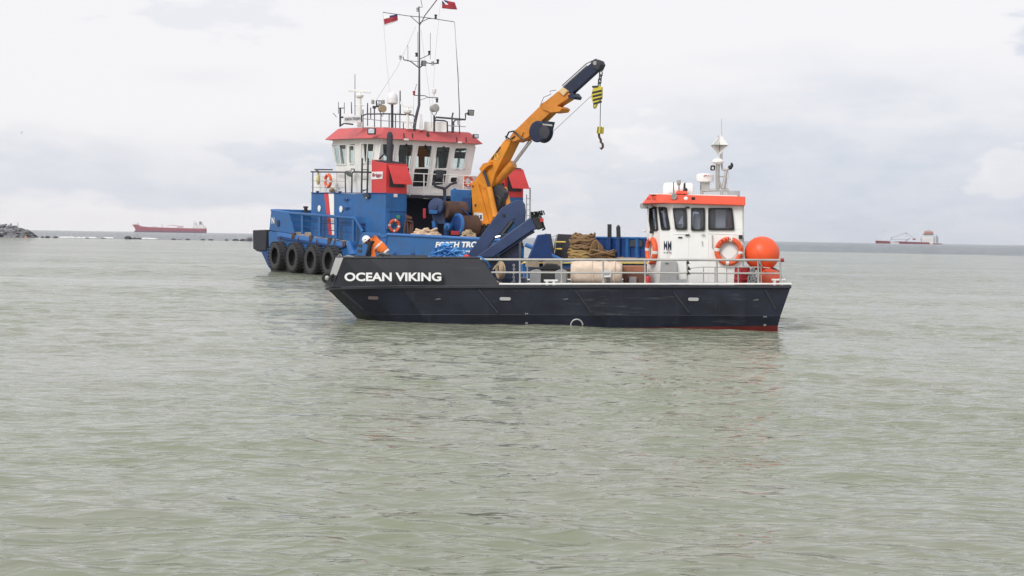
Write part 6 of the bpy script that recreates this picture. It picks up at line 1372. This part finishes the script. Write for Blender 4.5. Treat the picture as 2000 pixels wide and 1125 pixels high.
MB().prism([S2(1804, 459, 4), S2(1824, 459.5, 4), S2(1823, 456.5, 4), S2(1806, 456, 4)], Vector((0, 18, 0))).build("bridge_windows", M['ship_grey'], DR, smooth=0); MB().prism([S2(1806, 456.8, 4), S2(1823.5, 457, 4), S2(1822, 452, 4), S2(1808, 451.5, 4)], Vector((0, 18, 0))).build("bridge_roof", M['ship_orange'], DR, smooth=0)
dm_ = MB(); dm_.tube([S2(1814, 452, 8), S2(1814.5, 446, 8)], .7, 6); dm_.tube([S2(1809, 450, 8), S2(1820, 450.5, 8)], .5, 6); dm_.build("radar_mast", M['ship_grey'], DR)
sn = MB()
for x, y in ((1825, 463), (1829, 460.5), (1832, 462.5)): sn.prism([S2(x - .6, 474.5, 6), S2(x + .6, 474.5, 6), S2(x + .4, y - 1, 6), S2(x - .4, y - 1, 6)], Vector((0, 6, 0)))
sn.build("funnel_stack", M['ship_grey'], DR, smooth=0)
MB().box(S2(1785.5, 467.2, 9), Vector((5.0, 0, 0)), Vector((0, 5, 0)), UP * 3.4).build("winch_house", plain("brown winch house", (.33, .17, .12)), DR, bevel=.8)
gn = MB(); gn.tube([S2(1741, 465, 9), S2(1770, 454.5, 9)], .7, 6); gn.tube([S2(1770, 454.5, 9), S2(1783, 464, 9)], .7, 6); gn.tube([S2(1770, 454, 9), S2(1771, 463, 9)], .5, 6); gn.tube([S2(1740, 471, 9), S2(1741, 463.5, 9)], 1.2, 6); gn.tube([S2(1770, 454.2, 9), S2(1769, 456, 9)], 1.4, 6); gn.tube([S2(1742, 468, 9), S2(1772, 467.5, 9)], .7, 6); gn.tube([S2(1768, 472, 9), S2(1777, 465, 9)], 1.6, 6); gn.build("gantry", M['ship_grey'], DR)
fc = MB(); fc.box(S2(1720, 468.4, 9), Vector((4, 0, 0)), Vector((0, 5, 0)), UP * 1.5); fc.box(S2(1732, 468.6, 9), Vector((4, 0, 0)), Vector((0, 5, 0)), UP * 1.2); fc.box(S2(1744, 473, 9), Vector((2.5, 0, 0)), Vector((0, 5, 0)), UP * 2); fc.build("foredeck_houses", M['ship_white'], DR)
MB().tube([S2(1713, 470, 9), S2(1712.6, 466.5, 9)], .5, 6).build("bow_staff", M['ship_grey'], DR)

# breakwater of boulders at the left edge
def rock_mat(name, c):
    m, N, L, b = mat_base(name); t = N.new('ShaderNodeTexCoord').outputs['Object']; oi = N.new('ShaderNodeObjectInfo')
    n1 = nnoise(N, L, t, 1.2, detail=8, rough=.7); n2 = nnoise(N, L, t, 5.0, detail=6)
    cc_ = nmix(N, L, nmap(N, L, n1, .3, .7, 0, 1), tuple(x * .6 for x in c), tuple(x * 1.25 for x in c)); hsv = N.new('ShaderNodeHueSaturation'); L.new(cc_, hsv.inputs['Color'])
    v = nmap(N, L, oi.outputs['Random'], 0, 1, .6, 1.35); L.new(v, hsv.inputs['Value']); L.new(hsv.outputs[0], b.inputs['Base Color']); b.inputs['Roughness'].default_value = .9
    bp = N.new('ShaderNodeBump'); bp.inputs['Strength'].default_value = .6; bp.inputs['Distance'].default_value = .15; L.new(n2, bp.inputs['Height']); L.new(bp.outputs[0], b.inputs['Normal']); return m
M['boulder'] = rock_mat("grey breakwater granite", (.19, .19, .205)); M['wetrock'] = rock_mat("dark wet rock", (.045, .048, .052))
def rock_mesh(seed, mat, flat=.7, sub=2):
    bm = bmesh.new(); bmesh.ops.create_icosphere(bm, subdivisions=sub, radius=1.0); rnd = random.Random(seed)
    cuts = [(Vector((rnd.gauss(0, 1), rnd.gauss(0, 1), rnd.gauss(0, 1))).normalized(), rnd.uniform(.5, .85)) for _ in range(9)]
    for v in bm.verts:
        p = v.co.copy()
        for n, d in cuts:
            e = p.dot(n) - d
            if e > 0: p -= n * e * .92
        p *= 1 + .10 * mnoise.noise(p * 1.7 + Vector((seed, 0, 0))); v.co = Vector((p.x * 1.25, p.y, p.z * flat))
    me = bpy.data.meshes.new("rock"); bm.to_mesh(me); bm.free(); me.materials.append(mat); return me
RK = [rock_mesh(s, M['boulder'], .75) for s in range(8)]; RW = [rock_mesh(20 + s, M['wetrock'], .6) for s in range(5)]
def add_rock(name, me, loc, sc, rot, par=None):
    o = bpy.data.objects.new(name, me); COL.objects.link(o); WORLD[o] = Vector(loc)
    if par: o.parent = par; o.location = Vector(loc) - WORLD[par]
    else: o.location = loc
    o.scale = sc; o.rotation_euler = rot; return o
BD = 505.0; pm = BD / F
bw0 = on_y(30, 463, BD); BW = empty("breakwater", Vector((bw0.x, BD + 4, 0)), "grey boulder breakwater running out of the left edge of the picture", "breakwater")
rnd = random.Random(5)
def prof_y(x):
    P = [(-120, 428), (-20, 435), (0, 437), (12, 439), (25, 440.5), (40, 444.5), (52, 449), (60, 455), (68, 462.5)]
    for (a, b), (c, d) in zip(P, P[1:]):
        if a <= x <= c: return b + (d - b) * (x - a) / (c - a)
    return 463
core = MB(); prof_ = [(-120, 432), (-20, 439), (12, 443), (30, 446), (48, 453), (62, 464), (62, 470), (-120, 470)]
core.prism([on_y(x, y, BD + 4) for x, y in prof_], Vector((0, 8, 0))); core.build("rubble_core", M['wetrock'], BW, smooth=0)
nrk = 0
for k in range(150):
    x = -58 + 121 * rnd.random() ** .8; yt = prof_y(x) + 1.5; f = rnd.random(); y = yt + 1.8 + (463.5 - yt - 1) * f
    if y > 464: continue
    s_ = rnd.uniform(.5, 1.2) * (1.15 if x < 50 else .8); yy_ = BD - 3 + 7 * (1 - f) + rnd.uniform(-.8, .8)
    add_rock("boulder", rnd.choice(RK), on_y(x, y, yy_), (s_ * 1.35, s_, s_ * rnd.uniform(.6, .85)), (rnd.uniform(-.4, .4), rnd.uniform(-.45, .45), rnd.uniform(0, 6.28)), BW); nrk += 1
for x in range(-40, 70, 5): add_rock("wet_boulder", rnd.choice(RW), on_y(x, 463.6, BD - 4), (1.0, .8, .45), (0, 0, rnd.uniform(0, 6)), BW)
MB().tube([on_y(35.3, 447, BD), on_y(34.8, 434.5, BD)], .10, 6).build("marker_pole", M['ship_grey'], BW); 
for x, y in ((21.5, 438), (31.5, 442)): MB().lathe(on_y(x, y + 2.2, BD), UP, [(.3, 0), (.3, .5), (.2, .7), (0, .75)], 8).build("marker_post", M['ship_grey'], BW)
# low reef rocks with surf between them
reef = [(83, 463, 3, 2.5, "low dark rock", "nearest the breakwater foot"), (94, 462, 4.5, 3.6, "dark rock", "with a pointed top beyond the breakwater foot"), (108, 462.5, 5, 3, "dark wedge rock", "third out from the breakwater"), (171, 463.5, 4, 2.6, "dark rock", "at the middle of the long white surf"), (203, 463.8, 5, 2.2, "flat dark rock", "at the left of the short surf patch"), (250, 464, 7.5, 5.5, "largest dark reef rock", "below the tanker bow"), (262, 465, 6, 2.6, "low dark rock", "touching the largest reef rock"), (272, 465, 5.5, 2.6, "low dark rock", "at the right of the largest reef rock beside surf"), (340, 466.5, 5, 2.3, "dark rock", "below the middle of the tanker"), (351, 467, 3.5, 1.6, "tiny flat rock", "below the tanker pipework"), (367, 467, 5, 2.2, "dark flat rock", "below the tanker stern house"), (396, 467.2, 4.5, 2.4, "dark rock", "below the tanker stern"), (411, 467.5, 6, 2.2, "flat dark rock", "just right of the tanker stern"), (442, 467.5, 4, 2.2, "small dark rock", "midway between the tanker and the tug"), (460, 467.5, 7, 3.2, "dark hump rock", "second from the tug push fender"), (473, 467, 5, 4, "dark rock", "standing beside the slab at the tug bow"), (487, 463.5, 9, 7, "tall grey slab rock", "right behind the tug push fender")]
for (x, y, w, h, a, b) in reef:
    D_ = H * F / max(6.0, (y + 2.6 - (448 + .0152 * x))); D_ = 500.0; k = D_ / F
    base = on_y(x, y + h * .35, D_); o = add_rock("reef_rock", rnd.choice(RW if x < 480 else RK), Vector((base.x, D_, .0)), (w * k * .95, 1.6, h * k * 1.7), (0, 0, rnd.uniform(-.3, .3)))
    tag(o, a + " in the sea " + b, "rock", "reef rocks in the sea beyond the tug")
# surf: white broken water, a low foam relief on the sea
fm_, N, L, b = mat_base("white surf"); b.inputs['Base Color'].default_value = (.8, .82, .82, 1); b.inputs['Roughness'].default_value = .9
sf = MB()
for x0, x1, y in ((128, 158, 463.2), (163, 186, 463), (206, 217, 463.2), (274, 306, 464), (120, 135, 463.8)):
    n_ = int((x1 - x0) * 1.6)
    for k in range(n_):
        x = x0 + (x1 - x0) * rnd.random(); p = on_y(x, y, 507); p.z = 0; sf.ball(p + Vector((0, rnd.uniform(-2, 2), .08)), rnd.uniform(.15, .42), 7, 5, (2.6, 1.5, .9))
tag(sf.build("surf", fm_, smooth=60), "white surf breaking along the reef", None, None, "stuff")
# small buoy near the breakwater
bu = on_z(7.5, 464.5); t = MB(); t.lathe(Vector((bu.x, 470, 0)), UP, [(.35, -.1), (.5, .1), (.42, .35), (.15, .6), (0, .65)], 14)
tag(t.build("buoy", M['ship_orange']), "tiny orange buoy floating before the breakwater at the left edge", "buoy")
# gulls
def gull(c, span, bank, label, sit=False):
    t = MB(); c = Vector(c)
    t.tube([c + Vector((-.22, 0, 0)) * span, c + Vector((-.1, 0, .02)) * span, c + Vector((.1, 0, .03)) * span, c + Vector((.2, 0, .05)) * span], [.02 * span, .07 * span, .06 * span, .02 * span], 8)
    if not sit:
        for s_ in (-1, 1):
            r0_ = c + Vector((0, s_ * .04, .02)) * span; m0 = c + Vector((.02, s_ * .2, .16 + bank * s_)) * span; e0_ = c + Vector((-.06, s_ * .42, .10 + bank * 2.2 * s_)) * span; ch0 = Vector((.07, 0, 0)) * span
            t.hexa([r0_ - ch0, r0_ + ch0, m0 + ch0 * .8, m0 - ch0 * .8], [q + Vector((0, 0, .015)) * span for q in (r0_ - ch0, r0_ + ch0, m0 + ch0 * .8, m0 - ch0 * .8)]); t.hexa([m0 - ch0 * .8, m0 + ch0 * .8, e0_ + ch0 * .15, e0_ - ch0 * .15], [q + Vector((0, 0, .012)) * span for q in (m0 - ch0 * .8, m0 + ch0 * .8, e0_ + ch0 * .15, e0_ - ch0 * .15)])
    return tag(t.build("gull", M['ship_grey'] if not sit else M['dome']), label, "gull", "sea birds")
gull(on_y(42.5, 259.5, 300), .75, .25, "small dark gull flying high at the left of the sky"); gull(on_y(1727.5, 451.3, 420), .9, .1, "tiny dark gull flying low above the distant dredger bow")
pz = on_z(1728, 482.5); gull(Vector((pz.x, pz.y, .15)), 1.6, 0, "white bird sitting on the sea below the dredger bow", True)

# ---------------------------------------------------------------- thin sea haze
hz, N, L, b = mat_base("sea haze"); N.remove(b)
pv = N.new('ShaderNodeVolumePrincipled'); pv.inputs['Color'].default_value = (1, 1, 1, 1); pv.inputs['Density'].default_value = .00005; pv.inputs['Anisotropy'].default_value = .5
L.new(pv.outputs[0], N['Material Output'].inputs['Volume'])
hb_ = MB(); hb_.box(Vector((0, 2000, 24)), Vector((4000, 0, 0)), Vector((0, 2100, 0)), UP * 25.5)
ho = hb_.build("haze", hz, smooth=0); ho["kind"] = "stuff"
